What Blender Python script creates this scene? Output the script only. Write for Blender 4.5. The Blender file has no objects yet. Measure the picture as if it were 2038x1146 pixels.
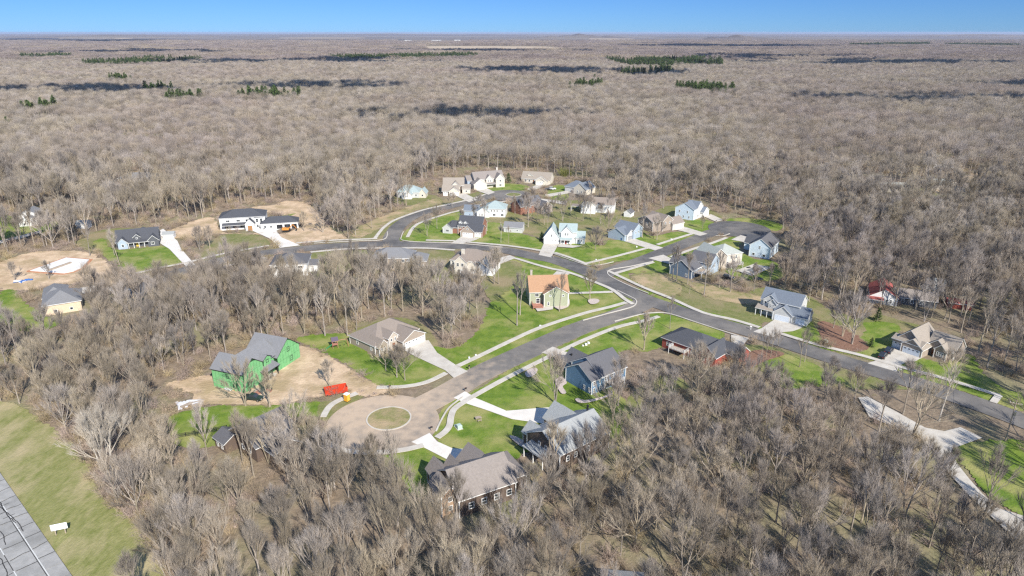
import bpy, bmesh, math, random
import numpy as np
from mathutils import Vector, Matrix
from mathutils.geometry import tessellate_polygon

R = math.radians
S = bpy.context.scene
COL = S.collection

# ---------------------------------------------------------------- camera, sky, sun, exposure
CAM_H = 95.0
F_PX, PX_W, PX_H = 1360.0, 2038.0, 1146.0
PITCH = math.atan((573 - 64) / F_PX)
cam_data = bpy.data.cameras.new("camera")
cam = bpy.data.objects.new("camera", cam_data)
COL.objects.link(cam)
cam.location = (0, 0, CAM_H)
cam.rotation_euler = (R(90) - PITCH, 0, 0)
cam_data.sensor_fit = 'HORIZONTAL'
cam_data.sensor_width = 36.0
cam_data.lens = 36.0 * F_PX / PX_W
cam_data.clip_start = 1.0
cam_data.clip_end = 120000.0
S.camera = cam

SUN_EL, SUN_AZ = 36.0, -62.5          # azimuth of the sun, counter-clockwise from +X
world = bpy.data.worlds.new("World")
S.world = world
world.use_nodes = True
wn, wl = world.node_tree.nodes, world.node_tree.links
wn.clear()
wo = wn.new("ShaderNodeOutputWorld")
wb = wn.new("ShaderNodeBackground")
sky = wn.new("ShaderNodeTexSky")
sky.sky_type = 'NISHITA'
sky.sun_disc = False
sky.sun_elevation = R(SUN_EL)
sky.sun_rotation = R(90 - SUN_AZ)
sky.altitude = 2500
sky.air_density = 1.0
sky.dust_density = 0.0
sky.ozone_density = 4.0
# a clear, strongly blue spring sky: pull the pale horizon of the model towards blue, the same all round
tc = wn.new("ShaderNodeTexCoord")
sx = wn.new("ShaderNodeSeparateXYZ")
wl.new(tc.outputs["Generated"], sx.inputs[0])
rp = wn.new("ShaderNodeValToRGB")
rp.color_ramp.elements[0].position = 0.0
rp.color_ramp.elements[0].color = (0.132, 0.238, 0.440, 1)
rp.color_ramp.elements[1].position = 0.30
rp.color_ramp.elements[1].color = (1.0, 0.98, 0.95, 1)
e = rp.color_ramp.elements.new(0.05)
e.color = (0.132, 0.232, 0.414, 1)
wl.new(sx.outputs["Z"], rp.inputs[0])
mx = wn.new("ShaderNodeMix")
mx.data_type = 'RGBA'
mx.blend_type = 'MULTIPLY'
mx.inputs[0].default_value = 1.0
wl.new(sky.outputs[0], mx.inputs[6])
wl.new(rp.outputs[0], mx.inputs[7])
wl.new(mx.outputs[2], wb.inputs[0])
wb.inputs[1].default_value = 0.15
wl.new(wb.outputs[0], wo.inputs[0])

sun_data = bpy.data.lights.new("sun", 'SUN')
sun_data.energy = 4.6
sun_data.angle = R(0.5)
sun_data.color = (1.0, 0.955, 0.88)
sun = bpy.data.objects.new("sun", sun_data)
COL.objects.link(sun)
sun_to = Vector((math.cos(R(SUN_AZ)) * math.cos(R(SUN_EL)), math.sin(R(SUN_AZ)) * math.cos(R(SUN_EL)), math.sin(R(SUN_EL))))
sun.rotation_euler = sun_to.to_track_quat('Z', 'Y').to_euler()
sun.location = (120, -200, 300)

S.view_settings.view_transform = 'Standard'
S.view_settings.look = 'None'
S.view_settings.gamma = 1.0
S.view_settings.exposure = 0.70
S.view_settings.use_curve_mapping = False
S.render.engine = 'CYCLES'
S.cycles.max_bounces = 4
S.cycles.diffuse_bounces = 2
S.cycles.glossy_bounces = 2
S.cycles.transparent_max_bounces = 4
S.cycles.volume_bounces = 0
S.cycles.use_denoising = False
S.cycles.pixel_filter_type = 'BLACKMAN_HARRIS'
S.cycles.filter_width = 1.35


def G(px, py, z=0.0):
    """Ground point under a point of the survey photograph (flat terrain)."""
    u = (px - 1019.0) / F_PX
    v = (573.0 - py) / F_PX
    dy = math.cos(PITCH) + v * math.sin(PITCH)
    dz = -math.sin(PITCH) + v * math.cos(PITCH)
    t = (z - CAM_H) / dz
    return (u * t, dy * t)


# ---------------------------------------------------------------- small helpers
def tag(o, label=None, cat=None, group=None, kind=None):
    if label: o["label"] = label
    if cat: o["category"] = cat
    if group: o["group"] = group
    if kind: o["kind"] = kind
    return o


def link(name, me, mats=None, parent=None, loc=(0, 0, 0), rz=0.0):
    o = bpy.data.objects.new(name, me)
    COL.objects.link(o)
    if mats:
        if not isinstance(mats, (list, tuple)): mats = [mats]
        if len(me.materials) == 0:
            for m in mats: me.materials.append(m)
    if parent is not None: o.parent = parent
    o.location = loc
    o.rotation_euler = (0, 0, rz)
    return o


def empty(name, loc, rz=0.0):
    o = bpy.data.objects.new(name, None)
    COL.objects.link(o)
    o.location = loc
    o.rotation_euler = (0, 0, rz)
    o.empty_display_size = 0.5
    return o


class MB:
    """collects faces for one mesh"""
    def __init__(s): s.v, s.f, s.m = [], [], []

    def face(s, pts, m=0):
        i = len(s.v); s.v += [tuple(p) for p in pts]; s.f.append(tuple(range(i, i + len(pts)))); s.m.append(m)

    def box(s, x0, x1, y0, y1, z0, z1, m=0):
        i = len(s.v)
        s.v += [(x0, y0, z0), (x1, y0, z0), (x1, y1, z0), (x0, y1, z0), (x0, y0, z1), (x1, y0, z1), (x1, y1, z1), (x0, y1, z1)]
        for q in ((3, 2, 1, 0), (4, 5, 6, 7), (0, 1, 5, 4), (1, 2, 6, 5), (2, 3, 7, 6), (3, 0, 4, 7)):
            s.f.append(tuple(i + k for k in q)); s.m.append(m)
        return s

    def tube(s, p0, p1, r0, r1, n=6, m=0, cap=True):
        p0, p1 = Vector(p0), Vector(p1); d = (p1 - p0)
        if d.length < 1e-6: return s
        d.normalize(); a = d.orthogonal().normalized(); b = d.cross(a); i = len(s.v)
        for p, r in ((p0, r0), (p1, r1)):
            for k in range(n):
                t = 2 * math.pi * k / n
                s.v.append(tuple(p + a * (r * math.cos(t)) + b * (r * math.sin(t))))
        for k in range(n):
            s.f.append((i + k, i + (k + 1) % n, i + n + (k + 1) % n, i + n + k)); s.m.append(m)
        if cap:
            s.f.append(tuple(i + k for k in range(n))[::-1]); s.m.append(m)
            s.f.append(tuple(i + n + k for k in range(n))); s.m.append(m)
        return s

    def prism(s, poly, z0, z1, m=0, side=None):
        n = len(poly); i = len(s.v); side = m if side is None else side
        s.v += [(p[0], p[1], z0) for p in poly] + [(p[0], p[1], z1) for p in poly]
        s.f.append(tuple(range(i, i + n))[::-1]); s.m.append(side)
        s.f.append(tuple(range(i + n, i + 2 * n))); s.m.append(m)
        for k in range(n):
            s.f.append((i + k, i + (k + 1) % n, i + n + (k + 1) % n, i + n + k)); s.m.append(side)
        return s

    def mesh(s, name):
        me = bpy.data.meshes.new(name)
        me.from_pydata(s.v, [], s.f)
        if any(s.m): me.polygons.foreach_set("material_index", s.m)
        me.update()
        return me

    def build(s, name, mats, parent=None, loc=(0, 0, 0), rz=0.0):
        return link(name, s.mesh(name), mats, parent, loc, rz)


# ---------------------------------------------------------------- materials
def mat(name, c1, c2=None, scale=1.0, rough=0.85, c3=None, scale3=0.05, bump=0.0, bscale=None, coord='Object', rnd=0.0, metallic=0.0, spec=0.3, stretch=None, hue_rnd=0.0):
    m = bpy.data.materials.new(name)
    m.use_nodes = True
    nt = m.node_tree; n = nt.nodes; l = nt.links
    bs = n["Principled BSDF"]
    bs.inputs["Roughness"].default_value = rough
    bs.inputs["Metallic"].default_value = metallic
    bs.inputs["Specular IOR Level"].default_value = spec
    if c2 is None and rnd == 0:
        bs.inputs["Base Color"].default_value = (*c1, 1)
        return m
    if coord == 'World':
        g = n.new("ShaderNodeNewGeometry"); vec = g.outputs["Position"]
    else:
        g = n.new("ShaderNodeTexCoord"); vec = g.outputs["Object"]
    if stretch:
        mp = n.new("ShaderNodeMapping"); mp.inputs["Scale"].default_value = stretch
        l.new(vec, mp.inputs[0]); vec = mp.outputs[0]
    col = None
    if c2 is not None:
        nz = n.new("ShaderNodeTexNoise"); nz.inputs["Scale"].default_value = scale; nz.inputs["Detail"].default_value = 6; nz.inputs["Roughness"].default_value = 0.65
        l.new(vec, nz.inputs["Vector"])
        cr = n.new("ShaderNodeMapRange"); cr.inputs[1].default_value = 0.33; cr.inputs[2].default_value = 0.67
        l.new(nz.outputs["Fac"], cr.inputs[0])
        mx = n.new("ShaderNodeMix"); mx.data_type = 'RGBA'
        mx.inputs[6].default_value = (*c1, 1); mx.inputs[7].default_value = (*c2, 1)
        l.new(cr.outputs[0], mx.inputs[0]); col = mx.outputs[2]
        if c3 is not None:
            n3 = n.new("ShaderNodeTexNoise"); n3.inputs["Scale"].default_value = scale3; n3.inputs["Detail"].default_value = 5; n3.inputs["Roughness"].default_value = 0.6
            l.new(vec, n3.inputs["Vector"])
            c3r = n.new("ShaderNodeMapRange"); c3r.inputs[1].default_value = 0.46; c3r.inputs[2].default_value = 0.64
            l.new(n3.outputs["Fac"], c3r.inputs[0])
            m3 = n.new("ShaderNodeMix"); m3.data_type = 'RGBA'; m3.inputs[7].default_value = (*c3, 1)
            l.new(col, m3.inputs[6]); l.new(c3r.outputs[0], m3.inputs[0]); col = m3.outputs[2]
    if rnd or hue_rnd:
        oi = n.new("ShaderNodeObjectInfo")
        hs = n.new("ShaderNodeHueSaturation")
        if col is not None: l.new(col, hs.inputs["Color"])
        else: hs.inputs["Color"].default_value = (*c1, 1)
        mr = n.new("ShaderNodeMapRange"); mr.inputs[3].default_value = 1 - rnd; mr.inputs[4].default_value = 1 + rnd
        l.new(oi.outputs["Random"], mr.inputs[0]); l.new(mr.outputs[0], hs.inputs["Value"])
        if hue_rnd:
            m1 = n.new("ShaderNodeMath"); m1.operation = 'MULTIPLY'; m1.inputs[1].default_value = 7.31; l.new(oi.outputs["Random"], m1.inputs[0])
            m2 = n.new("ShaderNodeMath"); m2.operation = 'FRACT'; l.new(m1.outputs[0], m2.inputs[0])
            mh = n.new("ShaderNodeMapRange"); mh.inputs[3].default_value = 0.5 - hue_rnd; mh.inputs[4].default_value = 0.5 + hue_rnd * 0.6
            l.new(m2.outputs[0], mh.inputs[0]); l.new(mh.outputs[0], hs.inputs["Hue"])
            ms = n.new("ShaderNodeMapRange"); ms.inputs[3].default_value = 0.75; ms.inputs[4].default_value = 1.25
            l.new(m2.outputs[0], ms.inputs[0]); l.new(ms.outputs[0], hs.inputs["Saturation"])
        col = hs.outputs[0]
    l.new(col, bs.inputs["Base Color"])
    if bump:
        nb = n.new("ShaderNodeTexNoise"); nb.inputs["Scale"].default_value = bscale or scale; nb.inputs["Detail"].default_value = 4
        l.new(vec, nb.inputs["Vector"])
        bp = n.new("ShaderNodeBump"); bp.inputs["Strength"].default_value = bump; bp.inputs["Distance"].default_value = 0.3
        l.new(nb.outputs["Fac"], bp.inputs["Height"]); l.new(bp.outputs[0], bs.inputs["Normal"])
    return m


M = {}
M['litter'] = mat('leaf_litter', (0.150, 0.115, 0.080), (0.275, 0.210, 0.145), 0.55, 0.95, (0.215, 0.195, 0.105), 0.04, 0.8, 1.2, 'World')
M['grass'] = mat('lawn_grass', (0.080, 0.145, 0.012), (0.175, 0.235, 0.032), 0.30, 0.9, (0.275, 0.265, 0.090), 0.085, 0.5, 2.5, 'World')
M['grass_dull'] = mat('rough_grass', (0.125, 0.150, 0.036), (0.215, 0.200, 0.085), 0.40, 0.92, (0.27, 0.215, 0.12), 0.06, 0.6, 2.0, 'World')
M['verge'] = mat('verge_grass', (0.165, 0.180, 0.048), (0.270, 0.255, 0.105), 0.8, 0.92, (0.37, 0.31, 0.17), 0.12, 0.6, 3.0, 'World', stretch=(1.0, 0.45, 1))
M['dirt'] = mat('bare_dirt', (0.40, 0.285, 0.18), (0.66, 0.50, 0.34), 0.22, 0.95, (0.36, 0.27, 0.155), 0.10, 0.6, 1.3, 'World')
M['asphalt'] = mat('asphalt', (0.085, 0.081, 0.080), (0.150, 0.142, 0.134), 0.22, 0.9, (0.20, 0.182, 0.162), 0.05, 0.15, 6.0, 'World')
M['patchy'] = mat('thin_grass_on_soil', (0.18, 0.19, 0.06), (0.34, 0.26, 0.15), 0.35, 0.95, (0.42, 0.31, 0.19), 0.09, 0.6, 2.0, 'World')
M['concrete'] = mat('concrete', (0.44, 0.40, 0.34), (0.56, 0.52, 0.455), 0.35, 0.88, None, 1, 0.1, 8.0, 'World')
M['concrete_new'] = mat('new_concrete', (0.60, 0.56, 0.50), (0.72, 0.68, 0.62), 0.25, 0.85, None, 1, 0.1, 8.0, 'World')
M['hwy'] = mat('highway_concrete', (0.27, 0.265, 0.25), (0.37, 0.36, 0.34), 0.5, 0.9, (0.24, 0.235, 0.22), 0.13, 0.2, 6.0, 'World', rnd=0.06)
M['tar'] = mat('joint_tar', (0.035, 0.034, 0.034), (0.06, 0.058, 0.056), 3.0)
M['paint'] = mat('road_paint', (0.66, 0.66, 0.63), (0.5, 0.5, 0.47), 2.5, 0.7, coord='World')
M['gravel'] = mat('stone_mulch', (0.42, 0.34, 0.29), (0.58, 0.50, 0.45), 2.0, 0.95, coord='World', bump=0.5, bscale=4)
M['mulch'] = mat('brown_mulch', (0.16, 0.085, 0.055), (0.26, 0.15, 0.10), 1.5, 0.95, coord='World', bump=0.5, bscale=4)
M['field'] = mat('stubble_field', (0.40, 0.31, 0.21), (0.50, 0.40, 0.27), 0.01, 0.95, coord='World')
M['bark'] = mat('bark', (0.36, 0.31, 0.245), (0.22, 0.185, 0.145), 1.3, 0.95, rnd=0.22, hue_rnd=0.015)
M['bark_white'] = mat('white_bark', (0.52, 0.48, 0.42), (0.36, 0.32, 0.27), 1.3, 0.95)
M['twig'] = mat('twigs', (0.365, 0.315, 0.250), (0.250, 0.212, 0.168), 0.012, 0.95, (0.290, 0.240, 0.205), 0.0042, coord='World', rnd=0.32, hue_rnd=0.012)
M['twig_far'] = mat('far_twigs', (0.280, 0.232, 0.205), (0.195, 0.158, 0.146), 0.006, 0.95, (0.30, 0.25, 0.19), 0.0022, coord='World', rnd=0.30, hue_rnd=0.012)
M['twig_white'] = mat('pale_twigs', (0.46, 0.41, 0.34), (0.36, 0.31, 0.25), 0.35, 0.95)
M['brush'] = mat('brush', (0.30, 0.235, 0.17), (0.38, 0.30, 0.21), 0.35, 0.95, rnd=0.25, hue_rnd=0.03)
M['needle'] = mat('needles', (0.045, 0.080, 0.020), (0.095, 0.135, 0.034), 0.5, 0.9, rnd=0.3)
M['white'] = mat('white_paint', (0.76, 0.75, 0.72), (0.70, 0.69, 0.66), 0.7, 0.6)
M['glass'] = mat('window_glass', (0.035, 0.042, 0.05), None, rough=0.12, spec=0.6)
M['black'] = mat('black_metal', (0.02, 0.02, 0.022), None, rough=0.5)
M['tyre'] = mat('tyre_rubber', (0.018, 0.018, 0.018), None, rough=0.9)
M['steel'] = mat('steel', (0.5, 0.5, 0.5), (0.4, 0.4, 0.4), 2, 0.4, metallic=0.8)
M['wood'] = mat('grey_wood', (0.30, 0.24, 0.18), (0.40, 0.33, 0.26), 1.2, 0.9)
M['redwood'] = mat('red_deck_wood', (0.36, 0.15, 0.10), (0.44, 0.22, 0.16), 1.2, 0.9)


def siding(name, c, var=0.07, pitch=0.16):
    """lap siding: one colour, weathered a little, each board tilted (bump only)"""
    d = tuple(x * (1 - var * 2) for x in c)
    m = mat(name, c, d, 0.8, 0.75, rnd=0.0)
    n, l = m.node_tree.nodes, m.node_tree.links
    t = n.new("ShaderNodeTexCoord"); s = n.new("ShaderNodeSeparateXYZ"); l.new(t.outputs["Object"], s.inputs[0])
    a = n.new("ShaderNodeMath"); a.operation = 'DIVIDE'; a.inputs[1].default_value = pitch; l.new(s.outputs["Z"], a.inputs[0])
    f = n.new("ShaderNodeMath"); f.operation = 'FRACT'; l.new(a.outputs[0], f.inputs[0])
    b = n.new("ShaderNodeBump"); b.inputs["Strength"].default_value = 0.5; b.inputs["Distance"].default_value = 0.03; b.invert = True
    l.new(f.outputs[0], b.inputs["Height"]); l.new(b.outputs[0], n["Principled BSDF"].inputs["Normal"])
    return m


def shingle(name, c, var=0.22):
    d = tuple(x * (1 - var) for x in c); e3 = tuple(x * (1 - var * 0.6) for x in c)
    return mat(name, c, d, 2.2, 0.92, e3, 0.25, 0.35, 5.0)


W = {k: siding('siding_' + k, c) for k, c in {
    'white': (0.74, 0.73, 0.70), 'cream': (0.60, 0.55, 0.46), 'tan': (0.46, 0.40, 0.33), 'taupe': (0.34, 0.28, 0.225), 'grey': (0.33, 0.33, 0.335),
    'bluegrey': (0.36, 0.43, 0.50), 'iceblue': (0.60, 0.69, 0.76), 'blue': (0.115, 0.205, 0.31), 'darkblue': (0.125, 0.165, 0.215),
    'sage': (0.35, 0.365, 0.25), 'charcoal': (0.10, 0.105, 0.115), 'brown': (0.13, 0.095, 0.075), 'lightgrey': (0.52, 0.52, 0.50), 'beige': (0.62, 0.50, 0.36)}.items()}
W['brick'] = mat('brick_wall', (0.30, 0.145, 0.095), (0.22, 0.10, 0.07), 3.0, 0.9)
W['redbrick'] = mat('red_siding', (0.33, 0.085, 0.06), (0.25, 0.06, 0.045), 1.0, 0.8)
W['stone'] = mat('stone_wall', (0.40, 0.34, 0.28), (0.24, 0.20, 0.17), 2.2, 0.9)
W['brownstone'] = mat('tan_brick_wall', (0.38, 0.26, 0.17), (0.28, 0.18, 0.115), 2.5, 0.9)
RF = {k: shingle('shingles_' + k, c) for k, c in {
    'brown': (0.27, 0.225, 0.19), 'tan': (0.33, 0.285, 0.235), 'grey': (0.22, 0.22, 0.225), 'lightgrey': (0.34, 0.35, 0.345), 'dark': (0.085, 0.088, 0.098),
    'charcoal': (0.13, 0.128, 0.135), 'bluegrey': (0.17, 0.195, 0.23), 'orange': (0.43, 0.255, 0.15), 'green': (0.36, 0.43, 0.42), 'rose': (0.275, 0.24, 0.215), 'red': (0.36, 0.10, 0.085), 'sage': (0.40, 0.42, 0.38)}.items()}

# ---------------------------------------------------------------- ground and paved surfaces
rng = random.Random(7)
CLEAR = []          # world polygons where no woodland grows


def catmull(pts, closed, n=5):
    out = []; N = len(pts)
    rngk = range(N) if closed else range(N - 1)
    for i in rngk:
        if closed: p0, p1, p2, p3 = pts[(i - 1) % N], pts[i], pts[(i + 1) % N], pts[(i + 2) % N]
        else: p0, p1, p2, p3 = pts[max(i - 1, 0)], pts[i], pts[i + 1], pts[min(i + 2, N - 1)]
        for k in range(n):
            t = k / n; t2, t3 = t * t, t * t * t
            out.append(tuple(0.5 * (2 * p1[a] + (p2[a] - p0[a]) * t + (2 * p0[a] - 5 * p1[a] + 4 * p2[a] - p3[a]) * t2 + (3 * p1[a] - p0[a] - 3 * p2[a] + p3[a]) * t3) for a in (0, 1)))
    if not closed: out.append(tuple(pts[-1]))
    return out


Zc = {'lawn': 0.020, 'dirt': 0.150, 'road': 0.210, 'drive': 0.250, 'walk': 0.350, 'bed': 0.480}


def nextz(k):
    Zc[k] += 0.004
    return Zc[k]


def sheet_mesh(name, poly, z, thick=None):
    """flat polygon (any outline) as a mesh, with a skirt down to just above the soil"""
    tris = tessellate_polygon([[Vector((p[0], p[1], 0)) for p in poly]])
    n = len(poly)
    a = sum(poly[i][0] * poly[(i + 1) % n][1] - poly[(i + 1) % n][0] * poly[i][1] for i in range(n))
    me = bpy.data.meshes.new(name)
    v = [(p[0], p[1], z) for p in poly]
    f = []
    for t in tris:
        x = [poly[i] for i in t]
        c = (x[1][0] - x[0][0]) * (x[2][1] - x[0][1]) - (x[2][0] - x[0][0]) * (x[1][1] - x[0][1])
        f.append(tuple(t) if c > 0 else tuple(t)[::-1])
    if thick:
        v += [(p[0], p[1], z - thick) for p in poly]
        for i in range(n):
            j = (i + 1) % n
            f.append((i, n + i, n + j, j) if a > 0 else (j, n + j, n + i, i))
    me.from_pydata(v, [], f); me.update()
    return me


def area(name, px, m, layer, smooth=True, rag=0.0, clear=True, world_pts=False, thick=None, grow=0.0):
    pts = [tuple(p) for p in px] if world_pts else [G(*p) for p in px]
    if smooth: pts = catmull(pts, True, 8)
    if rag:                                     # a frayed outline: coarse lobes with fine nicks
        for it, sc in ((0, 1.0), (1, 0.55)):
            q = []
            for i in range(len(pts)):
                a, b = pts[i], pts[(i + 1) % len(pts)]
                dl = math.hypot(b[0] - a[0], b[1] - a[1]); k = min(rag * sc, dl * .22)
                q.append(a); q.append(((a[0] + b[0]) / 2 + rng.gauss(0, k), (a[1] + b[1]) / 2 + rng.gauss(0, k)))
            pts = q
    if clear: CLEAR.append(np.array(pts))
    z = nextz(layer)
    o = link(name, sheet_mesh(name, pts, z, thick), m)
    o["kind"] = 'structure'
    return o


def ribbon_pts(pts, w, step=4):
    p = catmull(pts, False, step); L, Rr = [], []
    for i in range(len(p)):
        a = p[max(i - 1, 0)]; b = p[min(i + 1, len(p) - 1)]
        dx, dy = b[0] - a[0], b[1] - a[1]; d = math.hypot(dx, dy) or 1
        nx, ny = -dy / d, dx / d
        L.append((p[i][0] + nx * w / 2, p[i][1] + ny * w / 2)); Rr.append((p[i][0] - nx * w / 2, p[i][1] - ny * w / 2))
    return L, Rr


def ribbon(name, px, w, m, layer, h=0.0, clear=True, parent=None, z=None):
    L, Rr = ribbon_pts([G(*p) for p in px], w)
    z = nextz(layer) if z is None else z
    mb = MB(); n = len(L)
    for i in range(n): mb.v += [(L[i][0], L[i][1], z + h), (Rr[i][0], Rr[i][1], z + h), (L[i][0], L[i][1], z - 0.12), (Rr[i][0], Rr[i][1], z - 0.12)]
    for i in range(n - 1):
        a, b = 4 * i, 4 * i + 4
        mb.f += [(a, a + 1, b + 1, b), (a + 2, a, b, b + 2), (a + 1, a + 3, b + 3, b + 1)]; mb.m += [0, 0, 0]
    mb.f += [(0, 2, 3, 1), (4 * n - 4, 4 * n - 3, 4 * n - 1, 4 * n - 2)]; mb.m += [0, 0]
    o = mb.build(name, m, parent)
    o["kind"] = 'structure'
    if clear:
        Lc, Rc = ribbon_pts([G(*p) for p in px], w + 3.0)
        CLEAR.append(np.array(Lc + Rc[::-1]))
    return o


# --- the ground: one sheet to the horizon
def make_ground():
    rings = [0, 60, 120, 200, 320, 500, 800, 1300, 2200, 3800, 6500, 9000, 12000, 17000, 26000, 40000, 58000]
    n = 72; v = [(0, 0, 0)]; f = []; mi = []
    for r in rings[1:]:
        for k in range(n): v.append((r * math.sin(2 * math.pi * k / n), r * math.cos(2 * math.pi * k / n), 0.0))
    for k in range(n): f.append((0, 1 + (k + 1) % n, 1 + k)); mi.append(0)
    for j in range(1, len(rings) - 1):
        a, b = 1 + (j - 1) * n, 1 + j * n
        for k in range(n):
            f.append((a + k, a + (k + 1) % n, b + (k + 1) % n, b + k)); mi.append(0 if rings[j] < 6500 else 1)
    me = bpy.data.meshes.new("ground"); me.from_pydata(v, [], f)
    me.polygons.foreach_set("material_index", mi)
    o = link("ground", me, [M['litter'], M['farwood']])
    o["kind"] = 'structure'


def far_mat():
    m = mat('far_woodland', (0.175, 0.145, 0.125), (0.110, 0.092, 0.080), 0.0011, 0.95, (0.26, 0.215, 0.15), 0.00042, coord='World', stretch=(0.45, 1.0, 1.0))
    return m


M['farwood'] = far_mat()
make_ground()

# low hills along the horizon
def hill(px, dist, half, height, depth):
    cx = (px - 1019) / F_PX * dist
    mb = MB(); nx, ny = 40, 10
    for j in range(ny + 1):
        for i in range(nx + 1):
            u, w = i / nx * 2 - 1, j / ny * 2 - 1
            z = height * max(0, 1 - u * u) ** 1.4 * max(0, 1 - w * w) * (0.8 + 0.2 * math.sin(u * 9 + px) + 0.1 * math.sin(u * 23 + 2))
            mb.v.append((cx + u * half, dist + w * depth, z - 0.5))
    for j in range(ny):
        for i in range(nx):
            a = j * (nx + 1) + i; mb.f.append((a, a + 1, a + nx + 2, a + nx + 1)); mb.m.append(0)
    return mb
hb = [hill(1440, 9000, 560, 62, 500), hill(1145, 12500, 900, 70, 800), hill(330, 15000, 2600, 50, 1500), hill(1900, 16000, 3000, 55, 1500), hill(800, 22000, 5000, 60, 2000)]
for h in hb:
    o = h.build('hill', M['farwood']); o["kind"] = 'structure'

# --- lawns
LAWNS = [
 ('grass', [(590, 674), (655, 664), (715, 668), (735, 705), (790, 715), (822, 706), (860, 722), (888, 741), (850, 762), (805, 771), (765, 773), (735, 757), (690, 726), (640, 700)]),
 ('grass', [(862, 690), (905, 692), (950, 660), (968, 620), (985, 590), (1005, 565), (1035, 545), (1015, 514), (1060, 512), (1110, 522), (1190, 553), (1228, 578), (1262, 600), (1240, 617), (1130, 647), (1030, 692), (960, 725), (935, 738), (911, 730), (880, 712)]),
 ('grass', [(930, 786), (1000, 745), (1060, 712), (1160, 668), (1225, 641), (1273, 628), (1320, 624), (1386, 643), (1440, 662), (1420, 690), (1330, 690), (1285, 700), (1240, 700), (1215, 760), (1245, 800), (1240, 850), (1210, 880), (1110, 905), (1045, 900), (1012, 925), (920, 905), (868, 876), (863, 852), (880, 815), (903, 795)]),
 ('grass', [(668, 893), (700, 888), (760, 888), (815, 879), (850, 872), (905, 922), (870, 945), (848, 985), (820, 985), (800, 950), (770, 910), (720, 905)]),
 ('grass', [(345, 825), (430, 808), (500, 808), (560, 805), (640, 800), (650, 826), (600, 830), (540, 838), (470, 850), (440, 884), (380, 892), (340, 878), (335, 850)]),
 ('grass_dull', [(640, 800), (676, 798), (711, 784), (722, 790), (690, 808), (660, 830), (645, 838), (632, 825)]),
 ('grass', [(1215, 535), (1300, 519), (1345, 508), (1345, 540), (1300, 548), (1250, 545), (1300, 578), (1330, 592), (1270, 568), (1222, 550)]),
 ('grass_dull', [(1255, 548), (1330, 543), (1375, 560), (1440, 572), (1490, 595), (1510, 620), (1515, 648), (1470, 640), (1398, 622), (1335, 594), (1290, 573)]),
 ('grass', [(1335, 597), (1400, 618), (1470, 636), (1515, 650), (1500, 661), (1460, 646), (1398, 629), (1330, 604), (1265, 572)]),
 ('grass', [(1558, 662), (1590, 650), (1612, 634), (1640, 630), (1690, 645), (1745, 640), (1790, 650), (1775, 690), (1745, 718), (1700, 708), (1628, 692)]),
 ('grass_dull', [(1610, 612), (1660, 618), (1720, 650), (1690, 690), (1640, 670), (1615, 640)]),
 ('grass', [(1785, 740), (1795, 720), (1830, 713), (1880, 722), (1930, 705), (1960, 745), (2000, 775), (2038, 785), (2038, 818), (1980, 802), (1890, 770)]),
 ('grass_dull', [(1480, 690), (1540, 692), (1620, 718), (1700, 742), (1800, 770), (1900, 800), (2038, 848), (2038, 880), (1980, 870), (1900, 845), (1800, 810), (1700, 775), (1620, 770), (1560, 772), (1520, 745)]),
 ('grass', [(1520, 722), (1570, 706), (1640, 735), (1680, 760), (1600, 772), (1560, 772), (1530, 750)]),
 ('grass', [(1105, 506), (1113, 489), (1200, 480), (1250, 479), (1312, 499), (1221, 523), (1168, 527)]),
 ('grass', [(1255, 472), (1275, 462), (1300, 470), (1345, 462), (1400, 468), (1375, 478), (1316, 494)]),
 ('grass', [(1355, 452), (1360, 442), (1400, 437), (1430, 447), (1425, 460), (1400, 462)]),
 ('grass', [(1300, 521), (1385, 494), (1420, 485), (1455, 472), (1490, 474), (1470, 492), (1500, 515), (1540, 520), (1560, 550), (1510, 560), (1450, 545), (1440, 520), (1350, 525)]),
 ('grass', [(1420, 440), (1440, 436), (1480, 434), (1530, 440), (1560, 450), (1540, 460), (1500, 446), (1450, 440)]),
 ('grass', [(803, 480), (802, 468), (812, 456), (840, 440), (890, 424), (915, 420), (935, 440), (1000, 445), (1040, 465), (1075, 478), (1078, 498), (1010, 489), (930, 482)]),
 ('grass_dull', [(395, 520), (430, 475), (470, 465), (520, 470), (535, 488), (450, 508)]),
 ('grass', [(185, 485), (205, 475), (232, 497), (320, 490), (342, 498), (372, 522), (330, 533), (272, 545), (235, 528), (200, 505)]),
 ('grass_dull', [(692, 478), (735, 455), (800, 432), (860, 412), (890, 408), (830, 426), (790, 442), (768, 475), (735, 478)]),
 ('grass', [(960, 380), (1000, 366), (1040, 368), (1052, 376), (980, 384)]),
 ('grass', [(1088, 378), (1110, 368), (1128, 374), (1130, 396), (1100, 398)]),
 ('grass', [(0, 584), (30, 578), (48, 600), (90, 628), (120, 645), (60, 660), (0, 640)]),
 ('verge', [(-120, 800), (0, 800), (45, 812), (100, 850), (165, 915), (200, 980), (262, 1035), (300, 1080), (330, 1190), (190, 1230), (60, 1146), (-90, 950)]),
 ('grass', [(1868, 905), (1905, 885), (1960, 880), (2045, 885), (2060, 1020), (1990, 1005), (1955, 975), (1920, 930)]),
 ('grass_dull', [(855, 502), (905, 503), (905, 555), (870, 565), (850, 540)]),
 ('grass_dull', [(960, 550), (1010, 520), (1040, 530), (1020, 570), (980, 600)]),
 ('grass', [(0, 425), (40, 440), (70, 455), (95, 445), (120, 440), (110, 455), (60, 470), (0, 480)]),
 ('grass_dull', [(620, 506), (680, 500), (740, 500), (745, 525), (690, 540), (630, 560)]),
 ('grass_dull', [(1725, 390), (1760, 380), (1830, 375), (1870, 385), (1940, 385), (1900, 392), (1800, 392)]),
 ('grass', [(545, 440), (560, 430), (590, 425), (560, 436)]),
]
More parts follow.
